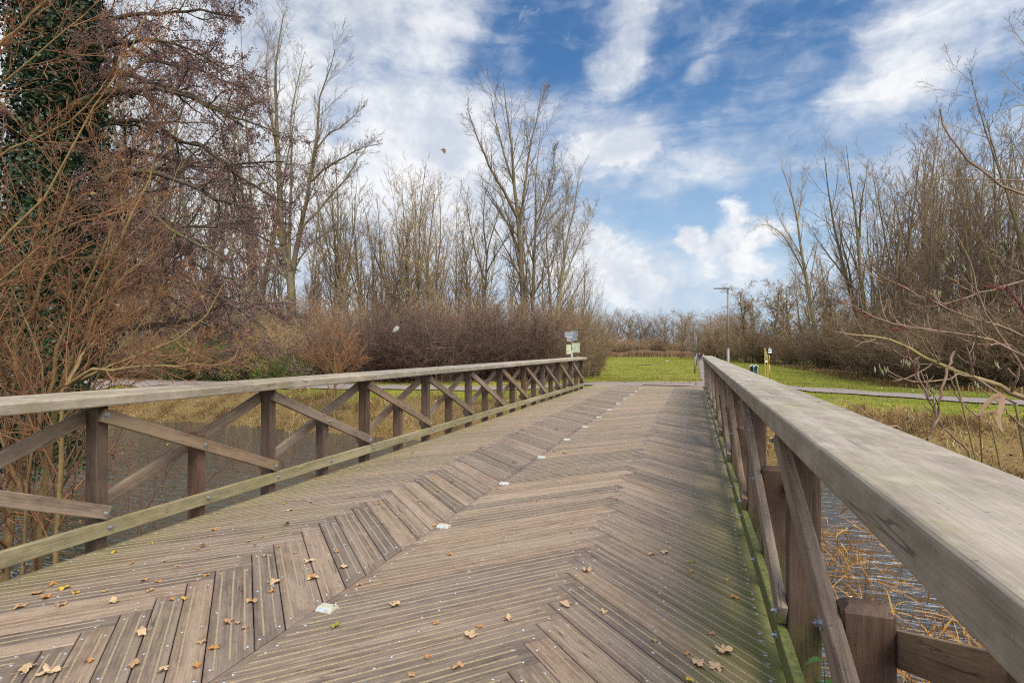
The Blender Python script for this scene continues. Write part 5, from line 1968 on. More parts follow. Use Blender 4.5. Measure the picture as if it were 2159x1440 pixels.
def build_cover():
    rng = np.random.default_rng(606)
    on_path = lambda X, Y: (dist_to_line(X, Y, PATH_MAIN) < 1.52) | (dist_to_line(X, Y, PATH_SIDE) < 1.62)
    apron = lambda X, Y: (Y > 19) & (Y < 30) & (X > np.interp(Y, [20.7, 22.5, 24, 29.5], [-4.6, -5.0, -6.3, -3.2])) & (X < np.interp(Y, [20.7, 22.5, 26, 29.5], [.7, .9, 1.6, 3.0]))
    deck = lambda X, Y: (Y < 21) & (X > -4.1) & (X < .6)
    # green lawn
    n = 210000
    X, Y = scatter(rng, n, -32, 22, 15, 46)
    dens = np.clip(1.35 - (Y - 15) / 60, .2, 1)
    z = zones(X, Y)
    ok = (rng.random(n) < z[:, 0] * dens * 1.1) & ~on_path(X, Y) & ~apron(X, Y) & ~deck(X, Y)
    X, Y = X[ok], Y[ok]
    lr = np.clip(.25 + .5 * vnoise(X * .5, Y * .5) + rng.normal(0, .16, len(X)), 0, 1)
    blades_mesh('lawn_grass', rng, X, Y, ground_z(X, Y), rng.uniform(.05, .13, len(X)), .016, M['grass'], .6, lr)
    # coarser far lawn
    n = 90000
    Y = 44 + 136 * rng.random(n) ** 1.4
    X = rng.uniform(-27, 18, n)
    z = zones(X, Y)
    ok = (rng.random(n) < z[:, 0]) & ~on_path(X, Y)
    X, Y = X[ok], Y[ok]
    lr = np.clip(.30 + .5 * vnoise(X * .25, Y * .25) + rng.normal(0, .14, len(X)), 0, 1)
    blades_mesh('meadow_grass', rng, X, Y, ground_z(X, Y), rng.uniform(.07, .16, len(X)), .05, M['grass'], .7, lr)
    # dry grass on the banks
    n = 190000
    X, Y = scatter(rng, n, -30, 22, 13.0, 25)
    fb = far_edge(X); z = zones(X, Y)
    near_r = np.where(X > 0, 1.0, .75)
    ok = (rng.random(n) < np.maximum(z[:, 1], (Y - fb > -.1) * (Y - fb < .7) * .9) * near_r) & ~on_path(X, Y) & ~deck(X, Y) & (Y - fb > -.15)
    ok &= (vnoise(X * 2.2, Y * 2.2) > .30)
    X, Y = X[ok], Y[ok]
    lr = np.clip(-.25 + .75 * vnoise(X * 1.2 + 5, Y * 1.2) + .65 * vnoise(X * 2.9, Y * 2.9 + 50) + rng.normal(0, .15, len(X)), 0, 1)
    blades_mesh('dry_bank_grass', rng, X, Y, ground_z(X, Y), rng.uniform(.12, .34, len(X)) * (.3 + 1.7 * vnoise(X * 1.9, Y * 1.9 + 9) ** 1.6), .018, M['straw'], .95, lr)
    # near bank under the saplings and by the nettles
    n = 16000
    X, Y = scatter(rng, n, -16, 6, -1, 9)
    nb = near_edge(X)
    ok = (Y < nb + .2) & ~((X > -4.0) & (X < .45)) & (rng.random(n) < .55)
    X, Y = X[ok], Y[ok]
    blades_mesh('dry_bank_grass', rng, X, Y, ground_z(X, Y), rng.uniform(.10, .35, len(X)), .010, M['straw'], .9, rng.beta(1.6, 2.6, len(X)))
    # tall reed belt in front of the far wood
    n = 26000
    X = rng.uniform(-34, 12, n); Y = 181 + rng.uniform(0, 7, n) + .12 * (X + 10)
    ok = ~((X > .2) & (X < 3.4))
    X, Y = X[ok], Y[ok]
    h = 1.2 + 2.0 * vnoise(X * .25 + 3, Y * .1) ** 1.5 + rng.normal(0, .15, len(X))
    blades_mesh('reed_belt', rng, X, Y, ground_z(X, Y), np.clip(h, .5, 2.6), .10, mat_leaf('far_reed_blades', [(.15, .085, .045), (.25, .15, .08), (.31, .20, .11)], .8), .22)
    n = 12000                       # rough dry edge along the right wood
    Y = rng.uniform(38, 160, n); X = wood_line_right(Y) + rng.normal(-.5, 1.2, n)
    blades_mesh('rough_edge_grass', rng, X, Y, ground_z(X, Y), rng.uniform(.2, .8, n), .05, M['straw'], .6, rng.beta(1.5, 2.5, n))
    # dead leaves: on the woodland floor, on the lawns and the banks
    n = 60000
    X, Y = scatter(rng, n, -32, 26, 13.5, 48)
    z = zones(X, Y)
    pth = on_path(X, Y)
    pr = np.where(pth, .04, .035 * z[:, 0] + .28 * z[:, 1] + .75 * z[:, 2])
    ok = (rng.random(n) < pr) & ~deck(X, Y) & (Y > far_edge(X) + .3)
    X, Y = X[ok], Y[ok]
    Z = ground_z(X, Y) + np.where(on_path(X, Y), .07, .04) + rng.uniform(0, .05, len(X))
    V, F, lr = leaf_cards(rng, np.stack([X, Y, Z], 1), .10, .8, up=2.5)
    tag(add('leaf_litter', mesh_np('leaf_litter', V, [F], [M['litter']], attrs={'lrand': lr}, smooth=False)), kind='stuff')
    n = 9000
    X, Y = scatter(rng, n, -14, 5, -1, 7)
    ok = (Y < near_edge(X) + .1) & ~((X > -3.95) & (X < .42))
    X, Y = X[ok], Y[ok]
    V, F, lr = leaf_cards(rng, np.stack([X, Y, ground_z(X, Y) + rng.uniform(.01, .09, len(X))], 1), .075, .8, up=2.0)
    tag(add('leaf_litter', mesh_np('leaf_litter', V, [F], [M['litter']], attrs={'lrand': lr}, smooth=False)), kind='stuff')
    # reeds standing in the water beside the bridge on the right
    n = 1900
    X = 1.05 + 3.6 * rng.random(n) ** 1.0; Y = rng.uniform(3.2, 8.6, n)
    cl = vnoise(X * 1.1 + 60, Y * 1.1 + 11)
    ok = rng.random(n) < np.clip(cl * 1.6 - .25 + .28 * (X - 1.0) - .18 * (Y - 5), .10, 1)
    X, Y = X[ok], Y[ok]
    n = len(X)
    h = rng.uniform(.55, 1.25, n)
    D = np.stack([rng.normal(.05, .25, n), rng.normal(-.05, .25, n), np.ones(n)], 1)
    S, SR = extend(rng, np.stack([X, Y, X * 0 + WATER_Z - .1], 1), D, h + .1, np.full(n, .0030), 6, .06, .0, .5)
    vs, q = tubes(S, SR, 4)
    lr0 = np.repeat(rng.uniform(0, .5, n), 7 * 4)
    # blades leaving the stems nearly level, as storm-bent reed does
    k = 4
    l = spawn(rng, S, SR, k, .25, .98, 74, 20, .38, .5, .1, .004, flat=.0)
    m = len(l[0]); L3 = rng.uniform(.16, .50, m)
    Pb, _ = extend(rng, l[0], l[1], L3, l[3], 5, .05, -.02, .3, droop=.12)
    T = nrm(np.gradient(Pb, axis=1)); s = nrm(np.cross(T, np.array([0.0, 0, 1]) + rng.normal(0, .4, (m, 1, 3))))
    w = .0062 * rng.uniform(.6, 1.5, m)[:, None, None] * np.array([.7, 1, 1, .85, .55, .1])[None, :, None]
    Vb = np.stack([Pb - s * w, Pb + s * w], 2).reshape(-1, 3)
    o = (np.arange(m)[:, None] * 12 + np.arange(5)[None] * 2)[..., None]
    Qb = (o + np.array([0, 1, 3, 2])).reshape(-1, 4) + len(vs)
    lr1 = np.repeat(rng.beta(2, 2, m), 12)
    me = mesh_np('reeds', np.concatenate([vs, Vb]), [q, Qb], [M['reed']], attrs={'lrand': np.concatenate([lr0, lr1])}, smooth=False)
    tag(add('reeds', me), kind='stuff')


build_cover()

# ------------------------------------------------------------------ street furniture, walkers, bird
M['pole'] = mat_plain('lamp_pole', (.20, .178, .15), .55, .2, .12, 5)
M['pole2'] = mat_plain('grey_pole', (.30, .31, .31), .5, .4, .12, 6)
M['lamp_head'] = mat_plain('lamp_head', (.20, .20, .20), .5, .3)
M['lamp_glass'] = mat_plain('lamp_glass', (.55, .55, .52), .2)
M['sign_back'] = mat_plain('sign_back', (.25, .27, .28), .5, .3, .2, 12)
M['sign_edge'] = mat_plain('sign_edge', (.50, .52, .52), .4, .5)
M['board_pale'] = mat_plain('algae_board', (.42, .42, .29), .6, 0, .1, 7, (.25, .28, .11))
M['bin_green'] = mat_plain('bin_green', (.016, .050, .040), .4, 0, .2, 4)
M['bin_grey'] = mat_plain('bin_grey', (.36, .36, .36), .5)
M['white'] = mat_plain('white_paint', (.78, .78, .76), .5, 0, .05)
M['yellow'] = mat_plain('yellow_paint', (.58, .285, .012), .45, 0, .06, 4)
M['panel_green'] = mat_plain('panel_green', (.20, .27, .14), .5)
M['black'] = mat_plain('black_plastic', (.012, .014, .022), .4)
M['navy'] = mat_plain('navy_cloth', (.012, .016, .045), .9, 0, .2, 12)
M['dark_cloth'] = mat_plain('dark_cloth', (.025, .025, .028), .9, 0, .2, 12)
M['skin'] = mat_plain('skin', (.45, .27, .20), .6)
M['hair'] = mat_plain('hair', (.12, .10, .09), .8)
M['hair_grey'] = mat_plain('grey_hair', (.30, .28, .27), .8)
M['plum'] = mat_plain('plum_cloth', (.07, .022, .035), .9)
M['stake'] = mat_plain('stake_wood', (.07, .05, .035), .9)


def lamp_post(px, d, label, H=5.2):
    x, y = at(px, d); z = gz(x, y)
    e = tag(empty('lamp_post', (x, y, z - .05)), label, 'lamp post', 'lamp posts along the path')
    p = MB()
    p.cyl((0, 0, 0), (0, 0, 2.0), .085, .078, 16, 0)
    p.cyl((0, 0, 2.0), (0, 0, 2.06), .078, .062, 16, 0)
    p.cyl((0, 0, 2.06), (0, 0, H - .05), .062, .045, 16, 0)
    o1 = p.build('pole', [M['pole']], e, True)
    b = MB(); b.beam((.087, 0, .55), (.087, 0, 1.05), .09, .012, up=(1, 0, 0), bevel=.003)
    b.build('door', [M['pole2']], o1)
    h = MB()
    h.cyl((0, 0, H - .30), (0, 0, H - .02), .052, .052, 14, 0)
    b = bmesh.new(); bmesh.ops.create_cube(b, size=1.0)
    for v in b.verts:
        t = v.co.x + .5
        v.co = Vector((-.78 + t * .88, v.co.y * (.17 + .03 * t), v.co.z * (.045 + .05 * t) + .03 - .03 * t))
    bmesh.ops.bevel(b, geom=b.edges[:], offset=.012, segments=2, affect='EDGES')
    h.bm(b, 0, Matrix.Translation((0, 0, H)))
    o2 = h.build('lamp_head', [M['lamp_head']], e)
    g = MB(); g.beam((-.72, 0, H + .002), (-.20, 0, H - .028), .13, .006, bevel=.002)
    g.build('lens', [M['lamp_glass']], o2)
    return e


lamp_post(1535.5, 31, 'tall beige-grey lamp post with a flat lamp head, nearest one beside the right railing', 5.45)
lamp_post(1465.5, 62.6, 'second lamp post along the path, standing in front of a further one', 5.15)
lamp_post(1469, 92, 'farthest thin lamp post, almost hidden behind the second one by the path', 5.25)


def signpost():
    d = 27.0
    x, y = at(1206, d); z = gz(x, y)
    e = tag(empty('signpost', (x, y, z), R(YAW)), 'signpost seen from behind with grey panels above two algae-stained boards, past the left railing end', 'signpost')
    H = EYE + (734 - 698) * d / FPX - z
    p = MB(); p.cyl((0, 0, -.2), (0, 0, H - .95), .045, .045, 14); p.cyl((0, 0, H - .95), (0, 0, H), .026, .026, 14)
    p.build('pole', [M['pole2']], e, True)
    k = d / FPX
    for (x0, x1, y0, y1, ang, mat, nm) in [(-15.5, -2, 700.5, 711, 26, 'sign_back', 'sign_panel'), (-1.0, 12, 698, 708.5, -26, 'sign_back', 'sign_panel'),
                                           (-11, -1.5, 711, 719.5, 26, 'sign_back', 'sign_panel'), (-.5, 10, 709.5, 718, -26, 'sign_back', 'sign_panel'),
                                           (-12, -1.5, 727, 746.5, 22, 'board_pale', 'sign_board'), (-.5, 16, 723.5, 743.5, -24, 'board_pale', 'sign_board')]:
        m = MB()
        xa, xb = x0 * k, x1 * k
        za, zb = EYE + (734 - y1) * k - z, EYE + (734 - y0) * k - z
        left = x0 < -1.2
        piv = 0.0
        w = (xb - xa); c = math.cos(R(ang))
        cx = (xa + xb) / 2
        rot = Matrix.Rotation(R(ang), 4, 'Z')
        b = bmesh.new(); bmesh.ops.create_cube(b, size=1.0)
        for v in b.verts: v.co = Vector((v.co.x * w / c, v.co.y * .018, v.co.z * (zb - za)))
        bmesh.ops.bevel(b, geom=b.edges[:], offset=.004, segments=1, affect='EDGES')
        T = Matrix.Translation((cx, -.05 - abs(cx) * .45 + .05, (za + zb) / 2)) @ rot
        m.bm(b, 0, T)
        if nm == 'sign_panel':       # folded rim and a stiffener on the back
            for zz in (-.5, .5):
                q0 = T @ Vector((-w / c / 2, -.012, zz * (zb - za) * .94)); q1 = T @ Vector((w / c / 2, -.012, zz * (zb - za) * .94))
                m.beam(q0, q1, .012, .014, bevel=.002, mat=1)
        m.build(nm, [M[mat], M['sign_edge']], e)
    c = MB()
    for py in (704, 713, 729, 740):
        zz = EYE + (734 - py) * k - z
        c.cyl((0, 0, zz - .02), (0, 0, zz + .02), .055, .055, 12)
    c.build('clamp', [M['sign_edge']], e)


signpost()


def litter_bin():
    d = 42
    x, y = at(1590, d); z = gz(x, y)
    e = tag(empty('litter_bin', (x, y, z), R(YAW + 20)), 'dark green litter bin with white-edged rounded top on the grass beside the yellow posts', 'litter bin')
    H, W, D = 1.22, .46, .36
    def prof(w, h, y0, y1, zb):
        pts = [(-w / 2, zb), (w / 2, zb), (w / 2, h - .14)] + [(w / 2 * math.cos(a), h - .14 + .14 * math.sin(a)) for a in np.linspace(0, math.pi, 13)[1:-1]] + [(-w / 2, h - .14)]
        n = len(pts)
        V = [(px, y0, pz) for px, pz in pts] + [(px, y1, pz) for px, pz in pts]
        F = [list(range(n)), list(range(n, 2 * n))[::-1]] + [[i, n + i, n + (i + 1) % n, (i + 1) % n] for i in range(n)]
        return V, F
    m = MB(); V, F = prof(W, H - .02, -D / 2, D / 2, .0); m.raw(V, F, 0); m.build('body', [M['bin_green']], e)
    for sy in (-1, 1):
        m = MB()
        for a0, a1 in zip(np.linspace(0.12, math.pi - .12, 12)[:-1], np.linspace(.12, math.pi - .12, 12)[1:]):
            f = lambda a: Vector((W / 2 * math.cos(a) * 1.02, sy * (D / 2 + .012), H - .16 + .155 * math.sin(a)))
            m.cyl(f(a0), f(a1), .022, .022, 8)
        m.build('rim', [M['white']], e)
    m = MB()
    m.beam((W / 2 - .05, -D / 2 - .006, .0), (W / 2 - .05, -D / 2 - .006, H - .18), .06, .014, up=(0, 1, 0), bevel=.003)
    m.beam((-W / 2 + .03, -D / 2 - .006, .0), (-W / 2 + .03, -D / 2 - .006, H - .18), .03, .014, up=(0, 1, 0), bevel=.003)
    m.build('trim', [M['bin_grey']], e)
    m = MB(); m.beam((-.14, -D / 2 - .004, H - .24), (.11, -D / 2 - .004, H - .24), .012, .13, bevel=.003)
    m.build('opening', [M['black']], e)


litter_bin()


def yellow_posts():
    d = 52
    k = d / FPX
    x, y = at(1616, d); z = gz(x, y)
    e = tag(empty('trail_marker', (x, y, z), R(YAW)), 'tall yellow twin-post marker with a narrow green panel beside the litter bin', 'marker post')
    top = lambda py: EYE + (734 - py) * k - z
    for dx, ty in ((-2.9, 736), (2.9, 741)):
        m = MB(); m.beam((dx * k, 0, -.1), (dx * k, 0, top(ty)), .085, .085, up=(0, 1, 0), bevel=.008)
        o = m.build('post', [M['yellow']], e)
        if dx < 0:
            m = MB(); m.beam((dx * k, 0, top(ty) + .002), (dx * k, 0, top(ty) + .05), .10, .10, up=(0, 1, 0), bevel=.01)
            m.build('cap', [M['white']], o)
    m = MB(); m.beam((0, 0, top(757)), (0, 0, top(742)), .17, .03, up=(0, 1, 0), bevel=.004); pn = m.build('panel', [M['panel_green']], e)
    m = MB(); m.beam((0, -.018, top(764)), (0, -.018, top(759.5)), .15, .02, up=(0, 1, 0), bevel=.003); m.build('label_plate', [M['white']], e)
    m = MB(); m.beam((0, -.018, top(742)), (0, -.018, top(741.2)), .15, .02, up=(0, 1, 0), bevel=.003); m.build('label_plate', [M['white']], e)


yellow_posts()


def info_sign():
    d = 51
    k = d / FPX
    x, y = at(1622.8, d); z = gz(x, y)
    e = tag(empty('information_sign', (x, y, z), R(YAW)), 'grey post with a black-framed white notice box right of the yellow marker', 'sign')
    top = lambda py: EYE + (734 - py) * k - z
    m = MB(); m.cyl((0, 0, -.1), (0, 0, top(768)), .052, .052, 14); m.cyl((0, 0, top(768)), (0, 0, top(746)), .036, .036, 14); m.build('pole', [M['pole2']], e, True)
    m = MB(); m.beam((0, 0, top(747.5)), (0, 0, top(733.6)), .37, .16, up=(0, 1, 0), bevel=.03); bx = m.build('notice_box', [M['black']], e)
    m = MB(); m.cyl((0, 0, top(733.6)), (0, 0, top(732.6)), .06, .03, 12); m.build('cap', [M['white']], bx)
    m = MB()
    for ya, yb in ((739.5, 736.2), (744.2, 741.0)):
        m.beam((.01, -.086, top(ya)), (.01, -.086, top(yb)), .31, .012, up=(0, 1, 0), bevel=.002)
    for r_ in range(2):              # rows of print
        for cc in range(7):
            xx = -.12 + cc * .04
            m.beam((xx, -.094, top(738.6 - r_ * 1.3)), (xx + .026, -.094, top(738.6 - r_ * 1.3)), .004, .018, bevel=0, mat=1)
    m.build('notice', [M['white'], M['black']], bx)


info_sign()


def skin_mesh(nodes, edges, mat, name):
    """nodes: (x, y, z, rx, ry); a continuous skinned body"""
    me = bpy.data.meshes.new(name)
    b = bmesh.new()
    lay = b.verts.layers.skin.verify()
    vs = []
    for i, (x, y, z, rx, ry) in enumerate(nodes):
        v = b.verts.new((x, y, z)); v[lay].radius = (rx, ry); v[lay].use_root = (i == 0); vs.append(v)
    for a, c in edges: b.edges.new((vs[a], vs[c]))
    b.to_mesh(me); b.free()
    me.materials.append(mat)
    return me


def person(px, d, label, coat, hair, phase, H=1.76, group='walkers on the far path'):
    x, y = at(px, d); z = gz(x, y) + .05
    e = tag(empty('person', (x, y, z)), label, 'person', group)
    s = H / 1.76
    f = .20 * phase
    # body: pelvis, spine, neck, head, arms and legs as one surface (walking away, +Y)
    N = [(0, 0, .93, .15, .11), (0, .01, 1.12, .145, .10), (0, .02, 1.36, .165, .105), (0, .02, 1.50, .065, .062), (0, .035, 1.585, .082, .092), (0, .04, 1.68, .085, .098), (0, .035, 1.745, .05, .055),
         (-.20, .02, 1.42, .058, .058), (-.25, -.05 * phase, 1.16, .046, .046), (-.245, -.02 - .13 * phase, .93, .036, .036), (-.24, .0 - .16 * phase, .84, .04, .025),
         (.20, .02, 1.42, .058, .058), (.25, .05 * phase, 1.16, .046, .046), (.245, .04 + .13 * phase, .93, .036, .036), (.24, .05 + .16 * phase, .84, .04, .025),
         (-.095, 0, .84, .092, .092), (-.10, f * .8, .49, .064, .064), (-.10, f * .75, .10, .045, .045), (-.10, f * .75 + .12, .045, .043, .036),
         (.095, 0, .84, .092, .092), (.10, -f * .4, .49, .064, .064), (.10, -f * 1.3, .12, .045, .045), (.10, -f * 1.3 + .12, .05, .043, .036)]
    E = [(0, 1), (1, 2), (2, 3), (3, 4), (4, 5), (5, 6), (2, 7), (7, 8), (8, 9), (9, 10), (2, 11), (11, 12), (12, 13), (13, 14), (0, 15), (15, 16), (16, 17), (17, 18), (0, 19), (19, 20), (20, 21), (21, 22)]
    def mk(name, sel, mat, grow):
        idx = {j: i for i, j in enumerate(sel)}
        nn = [tuple(c * s for c in N[j][:3]) + (N[j][3] * s + grow, N[j][4] * s + grow) for j in sel]
        ee = [(idx[a], idx[c]) for a, c in E if a in idx and c in idx]
        o = add(name, skin_mesh(nn, ee, mat, name), e)
        sk = o.modifiers.new('skin', 'SKIN'); sk.use_smooth_shade = True
        o.modifiers.new('sub', 'SUBSURF').levels = 1
        return o
    mk('body', list(range(len(N))), M['skin'], 0)
    mk('coat', [1, 0, 2, 7, 8, 9, 11, 12, 13], coat, .022)
    mk('trousers', [0, 15, 16, 17, 19, 20, 21], M['dark_cloth'], .014)
    hb = MB()
    b = bmesh.new(); bmesh.ops.create_icosphere(b, subdivisions=2, radius=.105 * s)
    for v in b.verts: v.co.z = max(v.co.z * 1.05, -.045 + .03 * (v.co.y > 0.03))
    hb.bm(b, 0, Matrix.Translation((0, .028 * s, 1.675 * s)))
    hb.build('hair', [hair], e, True)


person(1475.2, 120, 'person in a dark navy coat walking away along the far path', M['navy'], M['hair_grey'], 1)
person(1483.6, 122, 'second walker in dark clothes partly hidden by the far end of the right handrail', M['plum'], M['hair'], -1, 1.72)


def bird():
    x, y = at(1404.5, 104); z = gz(x, y)
    e = tag(empty('bird', (x, y, z), R(YAW + 200)), 'small white and dark bird standing on the far lawn beside the puddle', 'bird')
    me = skin_mesh([(0, 0, .27, .13, .11), (.17, 0, .25, .06, .06), (-.13, 0, .30, .11, .10), (-.20, 0, .40, .05, .05), (-.22, 0, .50, .04, .04), (-.26, 0, .53, .045, .04), (-.34, 0, .515, .015, .015),
                    (.0, .05, .12, .02, .02), (0, .05, .01, .012, .012), (0, -.05, .12, .02, .02), (0, -.05, .01, .012, .012)],
                   [(0, 1), (0, 2), (2, 3), (3, 4), (4, 5), (5, 6), (0, 7), (7, 8), (0, 9), (9, 10)], M['white'], 'body')
    o = add('body', me, e); o.modifiers.new('skin', 'SKIN').use_smooth_shade = True; o.modifiers.new('sub', 'SUBSURF').levels = 1
    for sy in (-1, 1):
        b = bmesh.new(); bmesh.ops.create_icosphere(b, subdivisions=2, radius=1)
        for v in b.verts: v.co = Vector((v.co.x * .20 + .05, v.co.y * .035 + sy * .115, v.co.z * .085 + .245))
        m = MB(); m.bm(b); m.build('wing', [M['dark_cloth']], e, True)


bird()


def stake():
    x, y = at(1449, 150); z = gz(x, y)
    m = MB()
    m.beam((0, 0, -.1), (0, 0, .95), .14, .14, up=(0, 1, 0), bevel=.02)
    m.cyl((0, 0, .95), (0, 0, 1.02), .065, .03, 8)
    o = m.build('wooden_stake', [M['stake']], loc=(x, y, z))
    tag(o, 'short dark wooden stake at the edge of the far reed belt', 'stake')


stake()

# ------------------------------------------------------------------ fallen leaves, nettles
LEAF_M = {k: mat_plain('leaf_' + k, a, .75, 0, .1, 45, b, .3) for k, (a, b) in {
    'tan': ((.36, .215, .105), (.24, .13, .06)), 'pale': ((.46, .315, .175), (.31, .20, .10)), 'orange': ((.42, .19, .04), (.28, .12, .03)),
    'yellow': ((.48, .30, .03), (.34, .20, .03)), 'brown': ((.17, .075, .03), (.09, .04, .02)), 'green': ((.23, .22, .03), (.15, .11, .02))}.items()}


def leaf_shape(seed, kind):
    rng = np.random.default_rng(seed)
    if kind == 'lobed':
        n = 40
        a = np.linspace(-np.pi, np.pi, n, endpoint=False)
        r = .60 + .19 * np.cos(5 * a) + .12 * np.cos(a) + .07 * np.cos(15 * a + 1) + rng.normal(0, .02, n)
    elif kind == 'oval':
        n = 26
        a = np.linspace(-np.pi, np.pi, n, endpoint=False)
        r = .60 / np.sqrt((np.cos(a) / 1.0) ** 2 + (np.sin(a) / .62) ** 2) + .03 * np.cos(11 * a) + rng.normal(0, .01, n)
    else:
        n = 32
        a = np.linspace(-np.pi, np.pi, n, endpoint=False)
        r = .50 + .10 * np.cos(2 * a + rng.uniform(0, 6)) + .08 * np.cos(3 * a + rng.uniform(0, 6)) + .07 * np.cos(8 * a + rng.uniform(0, 6)) + rng.normal(0, .04, n)
    r = np.maximum(r, .12)
    rings = [.0, .35, .7, 1.0]
    V = [(0, 0, 0)]
    cx, cy = rng.uniform(-.9, .9, 2)
    ph = rng.uniform(0, 6, 4)
    for q in rings[1:]:
        for i in range(n):
            x, y = q * r[i] * math.cos(a[i]), q * r[i] * math.sin(a[i])
            z = .55 * cx * x * x + .70 * cy * y * y + .12 * q * math.sin(3 * a[i] + ph[0]) + .05 * q * math.sin(6 * a[i] + ph[1])
            V.append((x, y, z))
    F = [[0, 1 + i, 1 + (i + 1) % n] for i in range(n)]
    for k in range(2):
        for i in range(n):
            j = (i + 1) % n
            F.append([1 + k * n + i, 1 + (k + 1) * n + i, 1 + (k + 1) * n + j, 1 + k * n + j])
    V = np.array(V)
    V[:, 2] -= V[:, 2].min()
    V[:, 2] += .03
    V = [tuple(p) for p in V]
    # stalk
    o = len(V)
    for k, (sx, sz) in enumerate([(-.1, .05), (-.7, .05), (-1.05, .09)]):
        for dy, dz in ((-.018, 0), (.018, 0), (0, .03)):
            V.append((sx * (.9 if kind != 'lobed' else 1), dy + .04 * k, sz + dz))
    for k in range(2):
        for i in range(3):
            j = (i + 1) % 3
            F.append([o + k * 3 + i, o + k * 3 + j, o + k * 3 + 3 + j, o + k * 3 + 3 + i])
    me = bpy.data.meshes.new('fallen_leaf')
    me.from_pydata(V, [], F)
    me.polygons.foreach_set('use_smooth', [True] * len(F))
    return me


LEAVES = """1315 675 z tan 8;905 790 z orange 6;650 845 z yellow 5;860 860 z brown 7;1055 838 z tan 7;1110 820 z orange 5;490 883 z yellow 6;565 928 z orange 5;285 1035 z yellow 9;165 1055 z tan 9;
205 1075 z orange 9;100 1112 z tan 10;490 1090 z pale 10;675 1005 z orange 6;620 1000 z tan 7;640 1045 z tan 8;1215 772 z brown 8;1120 733 z orange 6;1225 708 z pale 9;1340 575 z yellow 6;
785 1078 z yellow 6;735 1080 z orange 6;610 1222 z pale 13;580 1350 z tan 9;230 1380 z pale 11;130 1372 z pale 13;270 1105 z tan 8;390 1338 z orange 6;700 1375 z pale 7;910 1280 z orange 7;
860 1258 z tan 6;1160 1010 z pale 10;1068 1090 z tan 10;970 1175 z tan 9;1310 920 z pale 9;1322 992 z pale 9;1250 885 z orange 5;1420 1190 z green 8;230 1020 z orange 7;330 1055 z yellow 6;455 1045 z tan 5;
1010 1180 z tan 5;1150 1050 z orange 6;1180 860 z tan 5;700 920 z tan 5;840 870 z orange 5;1080 860 z brown 5"""
LEAVES2 = """735 1024 tan 7;760 989 tan 8;727 1194 pale 9;712 1162 orange 7;660 1215 orange 8;885 1055 tan 7;925 1034 tan 7;955 1016 brown 7;914 1009 orange 6;1085 975 brown 8;1173 907 brown 10;1170 951 orange 10;
1192 955 orange 9;1082 930 tan 8;1130 1055 tan 6;1280 924 tan 6;1015 946 brown 8;835 1272 pale 8;949 1166 orange 6;1072 1302 pale 8;992 1336 pale 9;965 1400 tan 8;870 1417 tan 7;1192 1270 pale 10;
1237 1202 pale 9;1272 1287 pale 6;1012 1317 orange 5;920 1310 orange 6;902 1380 orange 5;917 1107 orange 5;870 955 brown 6;1470 1394 pale 12;1510 1402 pale 9;1447 1373 orange 5;1379 1347 tan 6;1452 1428 yellow 6;
1458 1183 green 7;1455 1203 orange 6;1400 1162 pale 8;1373 1166 tan 8;1525 1368 pale 12;1547 1256 orange 7;1567 1202 orange 5;1532 1220 tan 5;1500 1330 tan 5;850 1010 tan 5;800 1060 orange 5;1050 1030 tan 5;
1240 985 tan 5;1300 1050 orange 5;1330 1010 tan 5;1205 1120 tan 5;760 1230 tan 6;690 1040 orange 6;600 1060 yellow 5;560 1170 tan 6;440 1210 orange 6;380 1190 tan 6;520 1320 tan 6;420 1400 orange 6;1350 900 tan 7;1410 980 orange 5;1030 890 tan 8;1120 880 brown 7"""


def scatter_leaves():
    rl = random.Random(404)
    shapes = {k: [leaf_shape(i * 7 + j, k) for j in range(4)] for i, k in enumerate(('lobed', 'oval', 'torn'))}
    items = []
    for t in LEAVES.replace('\n', '').split(';'):
        a, b, _, c, s = t.split(); items.append((float(a) / 2, 720 + float(b) / 2, c, float(s)))
    for t in LEAVES2.replace('\n', '').split(';'):
        a, b, c, s = t.split(); items.append((float(a), float(b), c, float(s)))
    ords = ['first', 'second', 'third', 'fourth', 'fifth', 'sixth', 'seventh', 'eighth', 'ninth', 'tenth', 'eleventh', 'twelfth', 'thirteenth']
    cname = {'tan': 'tan', 'pale': 'pale crumpled', 'orange': 'orange-brown', 'yellow': 'yellow', 'brown': 'dark brown', 'green': 'greenish'}
    cache = {}
    for (px, py, c, s) in items:
        x, y, _ = on_plane(px, py, .004)
        kind = rl.choice(['lobed', 'torn', 'torn']) if c == 'pale' else rl.choice(['oval', 'oval', 'torn', 'torn', 'torn', 'lobed'])
        v = rl.randrange(4)
        key = (kind, v, c)
        if key not in cache:
            me = shapes[kind][v].copy(); me.materials.append(LEAF_M[c]); cache[key] = me
        sz = min(s, 11) / 100 * .52
        o = add('fallen_leaf', cache[key], None, (x, y, .002), rl.uniform(0, 6.28), (sz, sz, sz * rl.uniform(.7, 1.3)))
        if c == 'brown':
            o.rotation_euler = (R(rl.uniform(-25, 25)), R(rl.uniform(-25, 25)), rl.uniform(0, 6.28)); o.location.z = .012
        zone = 'outer left planks' if x < RIDGE_L else 'inner left planks' if x < CENTRE else 'inner right planks' if x < RIDGE_R else 'outer right planks'
        k = max(0, min(12, round((y - 2.457) / 1.419)))
        size = 'large ' if s >= 10 else 'small ' if s <= 6 else ''
        tag(o, f"{size}{cname[c]} leaf on the {zone} by the {ords[k]} white stud", 'leaf', 'fallen leaves on the bridge deck')


scatter_leaves()


